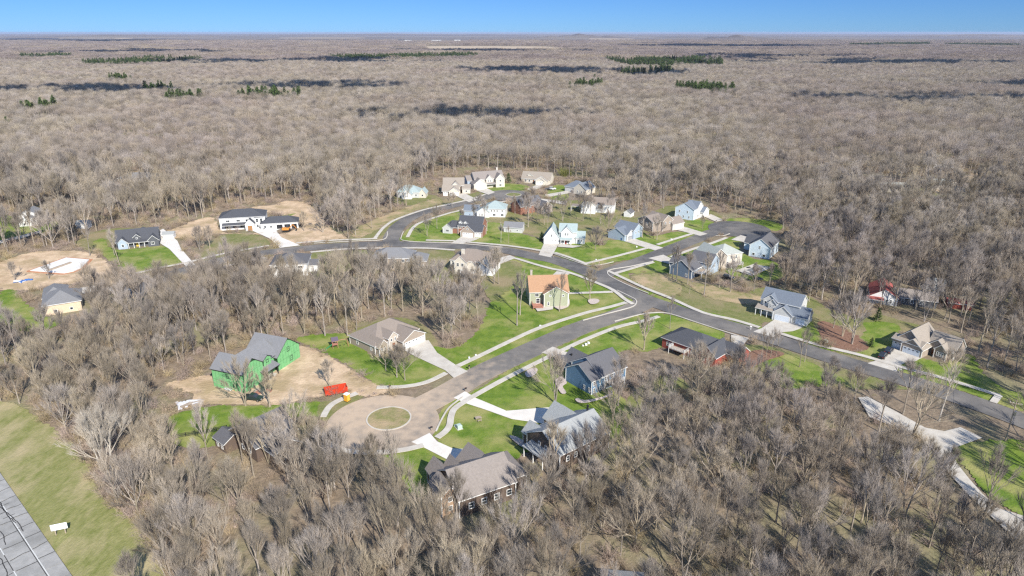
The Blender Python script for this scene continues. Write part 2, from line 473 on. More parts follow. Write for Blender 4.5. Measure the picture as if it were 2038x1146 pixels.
LAWNS = [
 ('grass_dull', [(940, 440), (1000, 425), (1060, 405), (1120, 398), (1190, 405), (1262, 436), (1250, 466), (1200, 479), (1113, 486), (1080, 474), (1040, 462), (1000, 446)]),
 ('grass_dull', [(1255, 440), (1290, 425), (1340, 408), (1400, 412), (1440, 434), (1400, 436), (1350, 445), (1290, 465)]),
 ('grass_dull', [(1480, 585), (1530, 572), (1600, 585), (1640, 612), (1630, 640), (1600, 646), (1570, 636), (1520, 640), (1500, 615)]),
 ('grass_dull', [(780, 395), (840, 385), (880, 395), (860, 405), (800, 408)]), ('grass_dull', [(862, 402), (930, 388), (960, 378), (985, 384), (940, 396), (880, 410)]),
 ('grass_dull', [(150, 480), (220, 455), (320, 458), (340, 470), (300, 470), (220, 490), (180, 500)]), ('grass_dull', [(1700, 640), (1740, 625), (1800, 640), (1860, 655), (1790, 660), (1740, 650)]),
 ('grass_dull', [(1215, 860), (1245, 800), (1275, 770), (1330, 745), (1370, 770), (1310, 800), (1270, 850), (1240, 900)]), ('grass_dull', [(990, 1000), (1040, 930), (1080, 925), (1060, 980), (1020, 1030)]),
 ('grass_dull', [(700, 660), (735, 645), (790, 632), (840, 645), (870, 680), (860, 700), (800, 660), (730, 668)]),
] + LAWNS
for mname, px in LAWNS:
    area('lawn' if mname != 'verge' else 'verge', px, M[mname], 'lawn', rag=0.6)

# --- bare soil
DIRT = [
 [(330, 765), (420, 748), (440, 775), (500, 700), (598, 690), (640, 703), (690, 730), (740, 762), (775, 776), (735, 790), (690, 782), (640, 790), (600, 796), (560, 806), (500, 806), (420, 806), (365, 814), (385, 785)],
 [(320, 470), (360, 450), (420, 432), (440, 460), (480, 466), (540, 470), (558, 490), (600, 486), (650, 478), (690, 474), (660, 455), (640, 430), (610, 405), (570, 400), (545, 408), (500, 415), (600, 440), (575, 462), (540, 466), (420, 466), (380, 475)],
 [(-20, 535), (60, 503), (150, 500), (185, 506), (225, 530), (262, 556), (240, 566), (130, 566), (60, 578), (-20, 572)],
 [(1375, 568), (1440, 572), (1490, 585), (1560, 600), (1530, 612), (1480, 606), (1410, 592)],
 [(1255, 552), (1320, 545), (1350, 560), (1355, 582), (1320, 590), (1285, 572)],
 [(700, 462), (740, 440), (790, 420), (850, 400), (870, 396), (880, 404), (830, 420), (780, 440), (750, 458), (715, 474)],
 [(1630, 640), (1680, 655), (1730, 690), (1690, 700), (1640, 680)],
 [(1725, 395), (1740, 385), (1800, 388), (1860, 380), (1920, 350), (1955, 345), (1940, 365), (1900, 390), (1830, 398)],
]
for k, px in enumerate(DIRT):
    area('bare_soil', px, M['mulch'] if k in (6,) else (M['patchy'] if k in (3, 4, 5) else M['dirt']), 'dirt', rag=0.8)

# --- roads
ROAD_A = [(2200, 905), (2038, 839), (1929, 799), (1804, 757), (1701, 727), (1628, 704), (1500, 663), (1410, 638), (1333, 613), (1265, 588), (1192, 551), (1111, 520), (1060, 510), (985, 495), (885, 489), (785, 486), (725, 487), (650, 491), (575, 498), (500, 507), (450, 517), (400, 529), (340, 548), (292, 570), (262, 592)]
ROAD_B = [(1290, 600), (1240, 624), (1156, 653), (1056, 697), (956, 744), (905, 774), (850, 803), (800, 828)]
ROAD_C = [(779, 484), (780, 470), (797, 447), (835, 425), (885, 414), (930, 402), (973, 393), (1005, 389)]
ROAD_D = [(1195, 549), (1223, 538), (1285, 516), (1335, 496), (1386, 476), (1423, 461), (1460, 455)]
roadA = ribbon('road', ROAD_A, 8.6, M['asphalt'], 'road')
roadC = ribbon('road', ROAD_C, 8.2, M['asphalt'], 'road')
roadD = ribbon('road', ROAD_D, 8.2, M['asphalt'], 'road')


def dusty_mat():
    """asphalt with tan site dirt tracked over it, thickest by the building lot"""
    m = mat('dusty_asphalt', (0.130, 0.122, 0.114), (0.200, 0.182, 0.162), 0.25, 0.93, (0.24, 0.212, 0.18), 0.06, 0.15, 6.0, 'World')
    n, l = m.node_tree.nodes, m.node_tree.links; bs = n["Principled BSDF"]
    old = bs.inputs["Base Color"].links[0].from_socket
    g = n.new("ShaderNodeNewGeometry"); d = n.new("ShaderNodeVectorMath"); d.operation = 'DISTANCE'
    gx = G(735, 800); d.inputs[1].default_value = (gx[0], gx[1], 0.2); l.new(g.outputs["Position"], d.inputs[0])
    mr = n.new("ShaderNodeMapRange"); mr.inputs[1].default_value = 10; mr.inputs[2].default_value = 55; mr.inputs[3].default_value = 0.95; mr.inputs[4].default_value = -0.35
    l.new(d.outputs["Value"], mr.inputs[0])
    nz = n.new("ShaderNodeTexNoise"); nz.inputs["Scale"].default_value = 0.35; nz.inputs["Detail"].default_value = 8; l.new(g.outputs["Position"], nz.inputs["Vector"])
    s = n.new("ShaderNodeMath"); s.operation = 'SUBTRACT'; s.inputs[1].default_value = 0.5; l.new(nz.outputs["Fac"], s.inputs[0])
    a = n.new("ShaderNodeMath"); a.operation = 'MULTIPLY_ADD'; a.inputs[1].default_value = 1.6; l.new(s.outputs[0], a.inputs[0]); l.new(mr.outputs[0], a.inputs[2]); a.use_clamp = True
    mx = n.new("ShaderNodeMix"); mx.data_type = 'RGBA'; mx.inputs[7].default_value = (0.47, 0.365, 0.265, 1)
    l.new(old, mx.inputs[6]); l.new(a.outputs[0], mx.inputs[0]); l.new(mx.outputs[2], bs.inputs["Base Color"])
    return m


M['dusty'] = dusty_mat()
roadB = ribbon('road', ROAD_B, 9.0, M['dusty'], 'road')


def disc(name, px, r, m, layer, squash=1.0, clear=True):
    c = G(*px)
    pts = [(c[0] + r * math.cos(2 * math.pi * k / 56), c[1] + r * squash * math.sin(2 * math.pi * k / 56)) for k in range(56)]
    return area(name, pts, m, layer, smooth=False, clear=clear, world_pts=True)


disc('cul_de_sac', (762, 843), 14.6, M['dusty'], 'road')
disc('cul_de_sac', (1010, 389), 15.0, M['asphalt'], 'road')
disc('cul_de_sac', (1471, 456), 15.5, M['asphalt'], 'road')


def island(px, r, m):
    c = G(*px)
    z = nextz('drive')
    mb = MB(); n = 44
    mb.prism([(c[0] + r * math.cos(2 * math.pi * k / n), c[1] + r * math.sin(2 * math.pi * k / n)) for k in range(n)], z - 0.05, z + 0.09)
    o = mb.build('traffic_island', m); o["kind"] = 'structure'
    kb = MB()
    for k in range(n):
        a, b = 2 * math.pi * k / n, 2 * math.pi * (k + 1) / n
        q = [(c[0] + rr * math.cos(t), c[1] + rr * math.sin(t)) for rr, t in ((r, a), (r + 0.38, a), (r + 0.38, b), (r, b))]
        kb.face([(*q[0], z + 0.13), (*q[1], z + 0.13), (*q[2], z + 0.13), (*q[3], z + 0.13)])
        kb.face([(*q[1], z - 0.05), (*q[2], z - 0.05), (*q[2], z + 0.13), (*q[1], z + 0.13)])
        kb.face([(*q[0], z + 0.13), (*q[3], z + 0.13), (*q[3], z - 0.05), (*q[0], z - 0.05)])
    k2 = kb.build('kerb', M['concrete'], o); k2["kind"] = 'structure'


island((774, 834), 5.5, M['patchy'])
island((1022, 388), 4.6, M['grass_dull'])

KERBS = [[(1101, 505.5), (1135, 518), (1168, 528.5), (1195, 528), (1221, 522)], [(1300, 521), (1255, 531), (1218, 537), (1209, 543), (1216, 552), (1250, 569), (1290, 585)],
 [(1228, 579), (1255, 592), (1265, 598), (1266, 605), (1255, 613), (1210, 625), (1160, 639)], [(1223, 641), (1273, 627.5), (1300, 624), (1330, 625), (1386, 643), (1423, 655), (1500, 680)],
 [(771, 462), (769, 474), (755, 479), (726, 480), (680, 482), (625, 485)], [(803, 462), (799, 472), (801, 479), (835, 482.5), (903, 484.5), (1000, 493)],
 [(921, 792), (895, 812), (880, 835), (868, 860)], [(1040, 494), (1101, 505.5)], [(1424, 470), (1440, 470), (1452, 466)]]
for k in KERBS:
    ribbon('kerb', k, 0.42, M['concrete'], 'walk', h=0.08, clear=False)

# --- footpaths
WALKS = [[(911, 730), (960, 707), (1020, 678), (1076, 653), (1160, 625.5), (1210, 613), (1246, 603)],
 [(1026, 515), (1086, 533), (1131, 543), (1180, 561), (1219, 578), (1244, 597), (1259, 606)], [(1133, 585), (1175, 583.5), (1219, 582)],
 [(870, 873), (886, 861), (895, 848), (898, 830), (905, 815), (925, 801), (943, 790), (1006, 755), (1093, 711), (1120, 698), (1170, 675), (1230, 652), (1281, 640), (1311, 631)],
 [(643, 832), (656, 811), (676, 798), (711, 784)], [(655, 884), (680, 897), (720, 903), (760, 902), (805, 897), (843, 888)],
 [(750, 773), (805, 771), (850, 762), (888, 744)],
 [(1210, 540), (1280, 573), (1335, 595), (1398, 623), (1461, 638), (1511, 653)], [(1553, 665), (1628, 688), (1703, 706), (1753, 720), (1804, 735), (1879, 755), (1954, 778), (1989, 789)], [(1988, 788), (1976, 803)],
 [(1165, 526), (1230, 510), (1290, 494)], [(1308, 488), (1345, 476), (1378, 466)], [(1225, 545), (1262, 534), (1300, 523)], [(1335, 513), (1375, 498), (1411, 487), (1446, 474)],
 [(1104, 504), (1135, 514), (1168, 527)], [(848, 479), (905, 480.5)], [(930, 483), (1010, 490), (1076, 499.5)], [(618, 503), (700, 496), (776, 495), (845, 495), (905, 499)],
 [(746, 476), (755, 464), (766, 452), (788, 438), (838, 420), (876, 411), (930, 399), (965, 388)], [(811, 473), (831, 447), (888, 427), (915, 420), (950, 409), (1010, 401)],
 [(269, 546), (320, 534), (363, 526), (388, 520), (450, 505), (535, 490)], [(432, 538), (470, 526), (528, 514)], [(590, 485), (651, 480), (700, 478), (751, 476)]]
for k in WALKS:
    ribbon('footpath', k, 1.75, M['concrete'], 'walk')

# --- driveways
DRIVES = [
 ('concrete', [(803, 697), (846, 679), (853, 678), (870, 703), (911, 730), (931, 740), (903, 753), (886, 738), (826, 710)]),
 ('concrete_new', [(903, 793), (926, 780), (946, 793), (980, 807), (1008, 819), (1078, 813), (1100, 812), (1085, 846), (1073, 843), (1018, 835), (965, 816), (928, 804)]),
 ('concrete_new', [(819, 881), (855, 863), (870, 880), (901, 894), (950, 896), (925, 928), (906, 924), (840, 890)]),
 ('concrete', [(1078, 703), (1100, 691), (1125, 701), (1150, 706), (1135, 724), (1118, 716), (1100, 709)]),
 ('concrete', [(1499, 661), (1516, 654), (1541, 637), (1600, 649), (1592, 655), (1578, 660), (1555, 662), (1539, 672)]),
 ('concrete', [(1726, 724), (1746, 718), (1761, 705), (1771, 692), (1833, 713), (1824, 719), (1805, 721), (1791, 728), (1784, 741)]),
 ('concrete', [(1072, 508), (1083, 484), (1112, 486), (1097, 513)]),
 ('concrete', [(1243, 481), (1257, 474), (1320, 494), (1303, 499)]),
 ('concrete', [(1346, 458), (1362, 452), (1408, 466), (1393, 470)]),
 ('concrete', [(1400, 431), (1415, 427), (1441, 439), (1425, 442)]),
 ('concrete_new', [(557, 494), (536, 475), (505, 461), (510, 452), (545, 446), (576, 449), (550, 460), (560, 473), (597, 489)]),
 ('concrete_new', [(312, 481), (313, 462), (325, 456), (353, 480), (360, 495), (388, 528), (370, 531), (337, 496)]),
 ('concrete', [(138, 578), (182, 570), (250, 572), (262, 578), (240, 581), (187, 582), (152, 588)]),
 ('concrete', [(920, 471), (954, 475), (945, 479), (917, 486), (898, 485)]),
 ('concrete', [(903, 388), (925, 385), (950, 398), (933, 403)]), ('concrete', [(943, 378), (965, 373), (985, 383), (972, 388)]), ('concrete', [(1075, 366), (1096, 367), (1058, 381), (1048, 377)]), ('concrete', [(1084, 388), (1130, 380), (1140, 384), (1088, 393)]), ('concrete', [(1075, 396), (1130, 402), (1125, 408), (1072, 399)]),
 ('concrete', [(1708, 793), (1726, 791), (1785, 822), (1841, 853), (1879, 860), (1911, 852), (1954, 873), (1899, 893), (1895, 905), (1906, 927), (1930, 957), (1954, 984), (1987, 1014), (2060, 1036), (2060, 1105), (2027, 1082), (1929, 989), (1886, 942), (1864, 904), (1824, 868), (1730, 832)]),
 ('concrete', [(990, 515), (1015, 509), (1027, 514), (993, 527), (975, 530)]),
 ('concrete', [(1108, 541), (1136, 544), (1125, 552), (1100, 548)]), ('concrete', [(1455, 668), (1490, 674), (1478, 690), (1455, 690)]),
 ('concrete', [(1455, 478), (1474, 469), (1500, 476), (1488, 484)]), ('concrete', [(1290, 515), (1320, 508), (1345, 520), (1330, 526)]),
 ('concrete', [(-20, 485), (40, 470), (80, 460), (82, 464), (40, 476), (-20, 491)]),
]
for m_, px in DRIVES:
    area('driveway', px, M[m_], 'drive', smooth=False, thick=0.06)
# patios, planting beds, the bare foundation
area('patio', [(1464, 540), (1500, 527), (1536, 534), (1497, 551)], M['concrete'], 'bed', smooth=False)
area('planting_bed', [(1170, 601), (1174, 597), (1188, 597), (1193, 601), (1187, 606), (1176, 607)], M['gravel'], 'bed')
area('planting_bed', [(1103, 613), (1112, 604), (1130, 596), (1134, 602), (1131, 612), (1115, 618)], M['gravel'], 'bed')
area('planting_bed', [(1045, 744), (1055, 736), (1066, 735), (1070, 739), (1065, 748), (1056, 753), (1048, 752)], M['gravel'], 'bed')
area('planting_bed', [(1105, 760), (1118, 752), (1128, 764), (1120, 772), (1127, 784), (1118, 786), (1110, 775)], M['gravel'], 'bed')
area('planting_bed', [(1145, 798), (1150, 795), (1165, 799), (1200, 792), (1215, 785), (1218, 788), (1200, 796), (1170, 804), (1152, 804)], M['gravel'], 'bed')
area('planting_bed', [(1014, 870), (1030, 873), (1046, 885), (1040, 893), (1022, 880)], M['gravel'], 'bed')
area('planting_bed', [(1470, 716), (1500, 700), (1540, 700), (1560, 708), (1520, 722), (1490, 735)], M['mulch'], 'bed')
area('patio', [(1063, 612), (1083, 607), (1102, 610), (1100, 618), (1070, 622)], M['concrete'], 'bed', smooth=False)
area('patio', [(1112, 487), (1140, 490), (1160, 491), (1140, 495), (1110, 493)], M['concrete'], 'bed', smooth=False)

# --- the concrete highway: slabs with open joints
ha, hb_ = Vector(G(0, 941)), Vector(G(143, 1146))
hd = (hb_ - ha).normalized(); hn = Vector((hd.y, -hd.x))
if hn.x > 0: hn = -hn
hw = empty('highway', (ha.x, ha.y, 0), math.atan2(hd.y, hd.x)); hw["kind"] = 'structure'
loc_n = Vector((-hd.y, hd.x))
sgn = 1.0 if loc_n.dot(hn) > 0 else -1.0
def hwbox(mb, x0, x1, a, b, z0, z1): mb.box(x0, x1, min(sgn * a, sgn * b), max(sgn * a, sgn * b), z0, z1)
mbase = MB(); hwbox(mbase, -70, 110, 0.02, 23.9, 0.0, 0.30); o = mbase.build('subbase', M['tar'], hw); o["kind"] = 'structure'
slabme = {}
for (a, b, L0) in ((0.0, 3.1, 4.3), (3.14, 6.9, 4.3), (6.94, 10.7, 4.3)):
    w = b - a
    for i in range(-8, 13):
        x0 = i * L0 + (0.0 if a < 3 else 0.6)
        key = (a,)
        if key not in slabme:
            mb = MB(); hwbox(mb, 0.07, L0 - 0.07, 0.05, w - 0.05, 0.0, 0.08); slabme[key] = mb.mesh('concrete_slab')
        o = link('concrete_slab', slabme[key], M['hwy'], hw, (x0, sgn * a, 0.30 + rng.uniform(0, 0.012)))
mb = MB(); hwbox(mb, -70, 110, 10.75, 23.8, 0.30, 0.375); o = mb.build('far_lanes', M['hwy'], hw); o["kind"] = 'structure'
mb = MB(); hwbox(mb, -70, 110, 2.82, 2.98, 0.39, 0.397); o = mb.build('edge_line', M['paint'], hw); o["kind"] = 'structure'
dash = None
for i in range(-5, 8):
    if dash is None: mb = MB(); hwbox(mb, 0, 3.0, 6.83, 7.0, 0.395, 0.401); dash = mb.mesh('lane_dash')
    o = link('lane_dash', dash, M['paint'], hw, (i * 9.2 + 2.0, 0, 0))
# meandering tar-sealed cracks
def crack(x, y, ang, ln):
    mb = MB(); p = Vector((x, sgn * y)); t = ang; pts = []
    while ln > 0:
        pts.append(p.copy()); t += rng.gauss(0, 0.22); t += (ang - t) * 0.4
        p = p + Vector((math.cos(t), math.sin(t))) * 0.35; ln -= 0.35
    for i in range(len(pts) - 1):
        d = (pts[i + 1] - pts[i]).normalized(); n_ = Vector((-d.y, d.x)) * 0.085
        mb.face([(*(pts[i] + n_), 0.400), (*(pts[i] - n_), 0.400), (*(pts[i + 1] - n_), 0.400), (*(pts[i + 1] + n_), 0.400)])
    o = mb.build('sealed_crack', M['tar'], hw); o["kind"] = 'structure'
for i in range(-6, 10):                       # sealed transverse joints
    for x_, y_, w_ in ((i * 4.3, 0.1, 3.0), (i * 4.3 + .6, 3.2, 3.6), (i * 4.3 + .6, 7.0, 3.6)):
        crack(x_, y_, sgn * math.pi / 2, w_)
for (x, y, a, ln) in ((-6, 4.6, 0.05, 30), (2, 3.6, 0.02, 26), (8, 5.9, 0.0, 22), (4, 4.0, 1.4, 2.4), (10, 4.2, 1.7, 2.2), (15, 3.8, 1.5, 2.4), (20, 4.1, 1.4, 2.2), (24, 8.5, 0.0, 20), (7, 8, 0.05, 20), (12, 7.4, 1.5, 3), (18, 7.4, 1.6, 3), (-2, 4.2, 1.5, 2.4)):
    crack(x, y, a, ln)
CLEAR.append(np.array([tuple(ha + hd * s + hn * t) for s, t in ((-80, -1.5), (120, -1.5), (120, 26), (-80, 26))]))

# ---------------------------------------------------------------- houses
HOUSE_SPOTS = []
_win, _pane, _door = {}, {}, {}


def gable_roof(x0, x1, y0, y1, h, rise, axis, oh=0.42, rk=0.32, th=0.2, zb=0.0):
    """pitched roof as one closed solid; material 0 shingles, 1 fascia and rakes"""
    if axis == 'x': a0, a1, c0, c1 = x0, x1, y0, y1
    else: a0, a1, c0, c1 = y0, y1, x0, x1
    mid, half = (c0 + c1) / 2, (c1 - c0) / 2
    sl = rise / half; e = sl * oh
    prof = [(c0 - oh, h - e + 0.02 + th), (mid, h + rise + 0.02 + th), (c1 + oh, h - e + 0.02 + th), (c1 + oh, h - e + 0.02), (mid, h + rise + 0.02), (c0 - oh, h - e + 0.02)]
    mb = MB()
    P = lambda a, k: ((a, prof[k][0], prof[k][1]) if axis == 'x' else (prof[k][0], a, prof[k][1]))
    A, B = a0 - rk, a1 + rk
    for k in range(6): mb.v.append(P(A, k))
    for k in range(6): mb.v.append(P(B, k))
    for k, m in ((0, 0), (1, 0), (2, 1), (3, 1), (4, 1), (5, 1)):
        j = (k + 1) % 6; mb.f.append((k, j, j + 6, k + 6)); mb.m.append(m)
    for q in ((0, 1, 4, 5), (1, 2, 3, 4)):
        mb.f.append(q[::-1]); mb.m.append(1); mb.f.append(tuple(i + 6 for i in q)); mb.m.append(1)
    return mb


def hip_roof(x0, x1, y0, y1, h, rise, oh=0.42, th=0.2):
    x0 -= oh; x1 += oh; y0 -= oh; y1 += oh
    mb = MB(); z = h - 0.12
    w, d = x1 - x0, y1 - y0
    if w >= d: r0, r1 = (x0 + d / 2, (y0 + y1) / 2), (x1 - d / 2, (y0 + y1) / 2)
    else: r0, r1 = ((x0 + x1) / 2, y0 + w / 2), ((x0 + x1) / 2, y1 - w / 2)
    mb.v = [(x0, y0, z), (x1, y0, z), (x1, y1, z), (x0, y1, z), (x0, y0, z + th), (x1, y0, z + th), (x1, y1, z + th), (x0, y1, z + th), (*r0, h + rise), (*r1, h + rise)]
    if w >= d: top = [(4, 5, 9, 8), (5, 6, 9), (6, 7, 8, 9), (7, 4, 8)]
    else: top = [(4, 5, 8), (5, 6, 9, 8), (6, 7, 9), (7, 4, 8, 9)]
    mb.f = [(3, 2, 1, 0), (0, 1, 5, 4), (1, 2, 6, 5), (2, 3, 7, 6), (3, 0, 4, 7)] + top
    mb.m = [1] * 5 + [0] * 4
    return mb


def shed_roof(x0, x1, y0, y1, z_lo, z_hi, side, oh=0.3, th=0.16):
    """single pitch; side = the low side: f (y0), b, l, r"""
    x0 -= oh; x1 += oh; y0 -= oh; y1 += oh
    zz = {'f': (z_lo, z_lo, z_hi, z_hi), 'b': (z_hi, z_hi, z_lo, z_lo), 'l': (z_lo, z_hi, z_hi, z_lo), 'r': (z_hi, z_lo, z_lo, z_hi)}[side]
    mb = MB(); c = [(x0, y0), (x1, y0), (x1, y1), (x0, y1)]
    mb.v = [(*c[k], zz[k]) for k in range(4)] + [(*c[k], zz[k] + th) for k in range(4)]
    mb.f = [(3, 2, 1, 0), (4, 5, 6, 7), (0, 1, 5, 4), (1, 2, 6, 5), (2, 3, 7, 6), (3, 0, 4, 7)]; mb.m = [1, 0, 1, 1, 1, 1]
    return mb


def gable_wall(x0, x1, y0, y1, z0, h, rise, axis):
    mb = MB()
    if axis == 'x':
        m = (y0 + y1) / 2
        mb.v = [(x0, y0, z0), (x1, y0, z0), (x1, y1, z0), (x0, y1, z0), (x0, y0, h), (x1, y0, h), (x1, y1, h), (x0, y1, h), (x0, m, h + rise), (x1, m, h + rise)]
        mb.f = [(3, 2, 1, 0), (0, 1, 5, 4), (2, 3, 7, 6), (1, 2, 6, 9, 5), (3, 0, 4, 8, 7), (4, 5, 9, 8), (6, 7, 8, 9)]
    else:
        m = (x0 + x1) / 2
        mb.v = [(x0, y0, z0), (x1, y0, z0), (x1, y1, z0), (x0, y1, z0), (x0, y0, h), (x1, y0, h), (x1, y1, h), (x0, y1, h), (m, y0, h + rise), (m, y1, h + rise)]
        mb.f = [(3, 2, 1, 0), (0, 1, 5, 8, 4), (1, 2, 6, 5), (2, 3, 7, 9, 6), (3, 0, 4, 7), (5, 6, 9, 8), (7, 4, 8, 9)]
    mb.m = [0] * len(mb.f)
    return mb


ROT = {'f': 0.0, 'r': math.pi / 2, 'b': math.pi, 'l': -math.pi / 2}
NRM = {'f': (0, -1), 'r': (1, 0), 'b': (0, 1), 'l': (-1, 0)}


def window_meshes(w, h):
    k = (round(w, 2), round(h, 2))
    if k not in _win:
        t = 0.13; mb = MB(); y0, y1 = -0.09, 0.02
        o = [(-w / 2, 0), (w / 2, 0), (w / 2, h), (-w / 2, h)]
        i_ = [(-w / 2 + t, t), (w / 2 - t, t), (w / 2 - t, h - t), (-w / 2 + t, h - t)]
        for q in (o, i_):
            for y in (y0, y1): mb.v += [(p[0], y, p[1]) for p in q]
        for j in range(4):
            n = (j + 1) % 4
            mb.f += [(j, n, 8 + n, 8 + j), (4 + j, 12 + j, 12 + n, 4 + n), (j, 4 + j, 4 + n, n), (8 + j, 8 + n, 12 + n, 12 + j)]; mb.m += [0] * 4
        _win[k] = mb.mesh('window')
        pb = MB(); pb.box(-w / 2 + t, w / 2 - t, -0.035, 0.01, t, h - t); _pane[k] = pb.mesh('pane')
        if w > 1.3 or h > 1.2:
            sb = MB()
            if w > h: sb.box(-0.035, 0.035, -0.075, -0.03, t, h - t)
            else: sb.box(-w / 2 + t, w / 2 - t, -0.075, -0.03, h / 2 - 0.035, h / 2 + 0.035)
            _pane[('s',) + k] = sb.mesh('sash')
    return _win[k], _pane[k], _pane.get(('s',) + k)


def face_loc(face, plane, u, z, off=0.0):
    n = NRM[face]
    return (u, plane + n[1] * off, z) if face in 'fb' else (plane + n[0] * off, u, z)


def add_window(root, face, plane, u, z, w, h, trim):
    wm, pm, sm = window_meshes(w, h)
    o = link('window', wm, trim, root, face_loc(face, plane, u, z), ROT[face])
    if wm.materials[0] is not trim: o.material_slots[0].link = 'OBJECT'; o.material_slots[0].material = trim
    p = link('pane', pm, M['glass'], o)
    if sm is not None:
        s = link('sash', sm, trim, o)
        if sm.materials[0] is not trim: s.material_slots[0].link = 'OBJECT'; s.material_slots[0].material = trim


def add_garage(root, face, plane, u, z, w, h, m, lights=True):
    k = (w, h)
    if k not in _door:
        mb = MB(); n = 4; prof = []
        for i in range(n):
            a, b = h * i / n, h * (i + 1) / n
            prof += [(-0.06, a + 0.035), (-0.06, b - 0.035), (-0.035, b - 0.02), (-0.035, b + 0.02)]
        prof = [(0.01, 0), (-0.06, 0)] + prof[:-2] + [(-0.06, h), (0.01, h)]
        N = len(prof)
        for x in (-w / 2, w / 2): mb.v += [(x, p[0], p[1]) for p in prof]
        for i in range(N):
            j = (i + 1) % N; mb.f.append((i, i + N, j + N, j)); mb.m.append(0)
        mb.f += [tuple(range(N))[::-1], tuple(range(N, 2 * N))]; mb.m += [0, 0]
        _door[k] = mb.mesh('garage_door')
    o = link('garage_door', _door[k], m, root, face_loc(face, plane, u, z, 0.01), ROT[face])
    if _door[k].materials[0] is not m: o.material_slots[0].link = 'OBJECT'; o.material_slots[0].material = m
    if lights:
        n = max(2, int(w / 1.1))
        for i in range(n):
            lk = ('gl',)
            if lk not in _door: b = MB(); b.box(-0.3, 0.3, -0.085, -0.05, 0, 0.3); _door[lk] = b.mesh('glazing')
            link('glazing', _door[lk], M['glass'], o, (-w / 2 + (i + .5) * w / n, 0, h * 0.80))
    # white surround
    mb = MB(); t = 0.14
    mb.prism([(-w / 2 - t, -0.07), (-w / 2, -0.07), (-w / 2, 0.01), (-w / 2 - t, 0.01)], 0, h + t)
    mb.prism([(w / 2, -0.07), (w / 2 + t, -0.07), (w / 2 + t, 0.01), (w / 2, 0.01)], 0, h + t)
    mb.box(-w / 2, w / 2, -0.07, 0.01, h, h + t)
    link('frame', mb.mesh('door_frame'), M['white'], o)
    return o


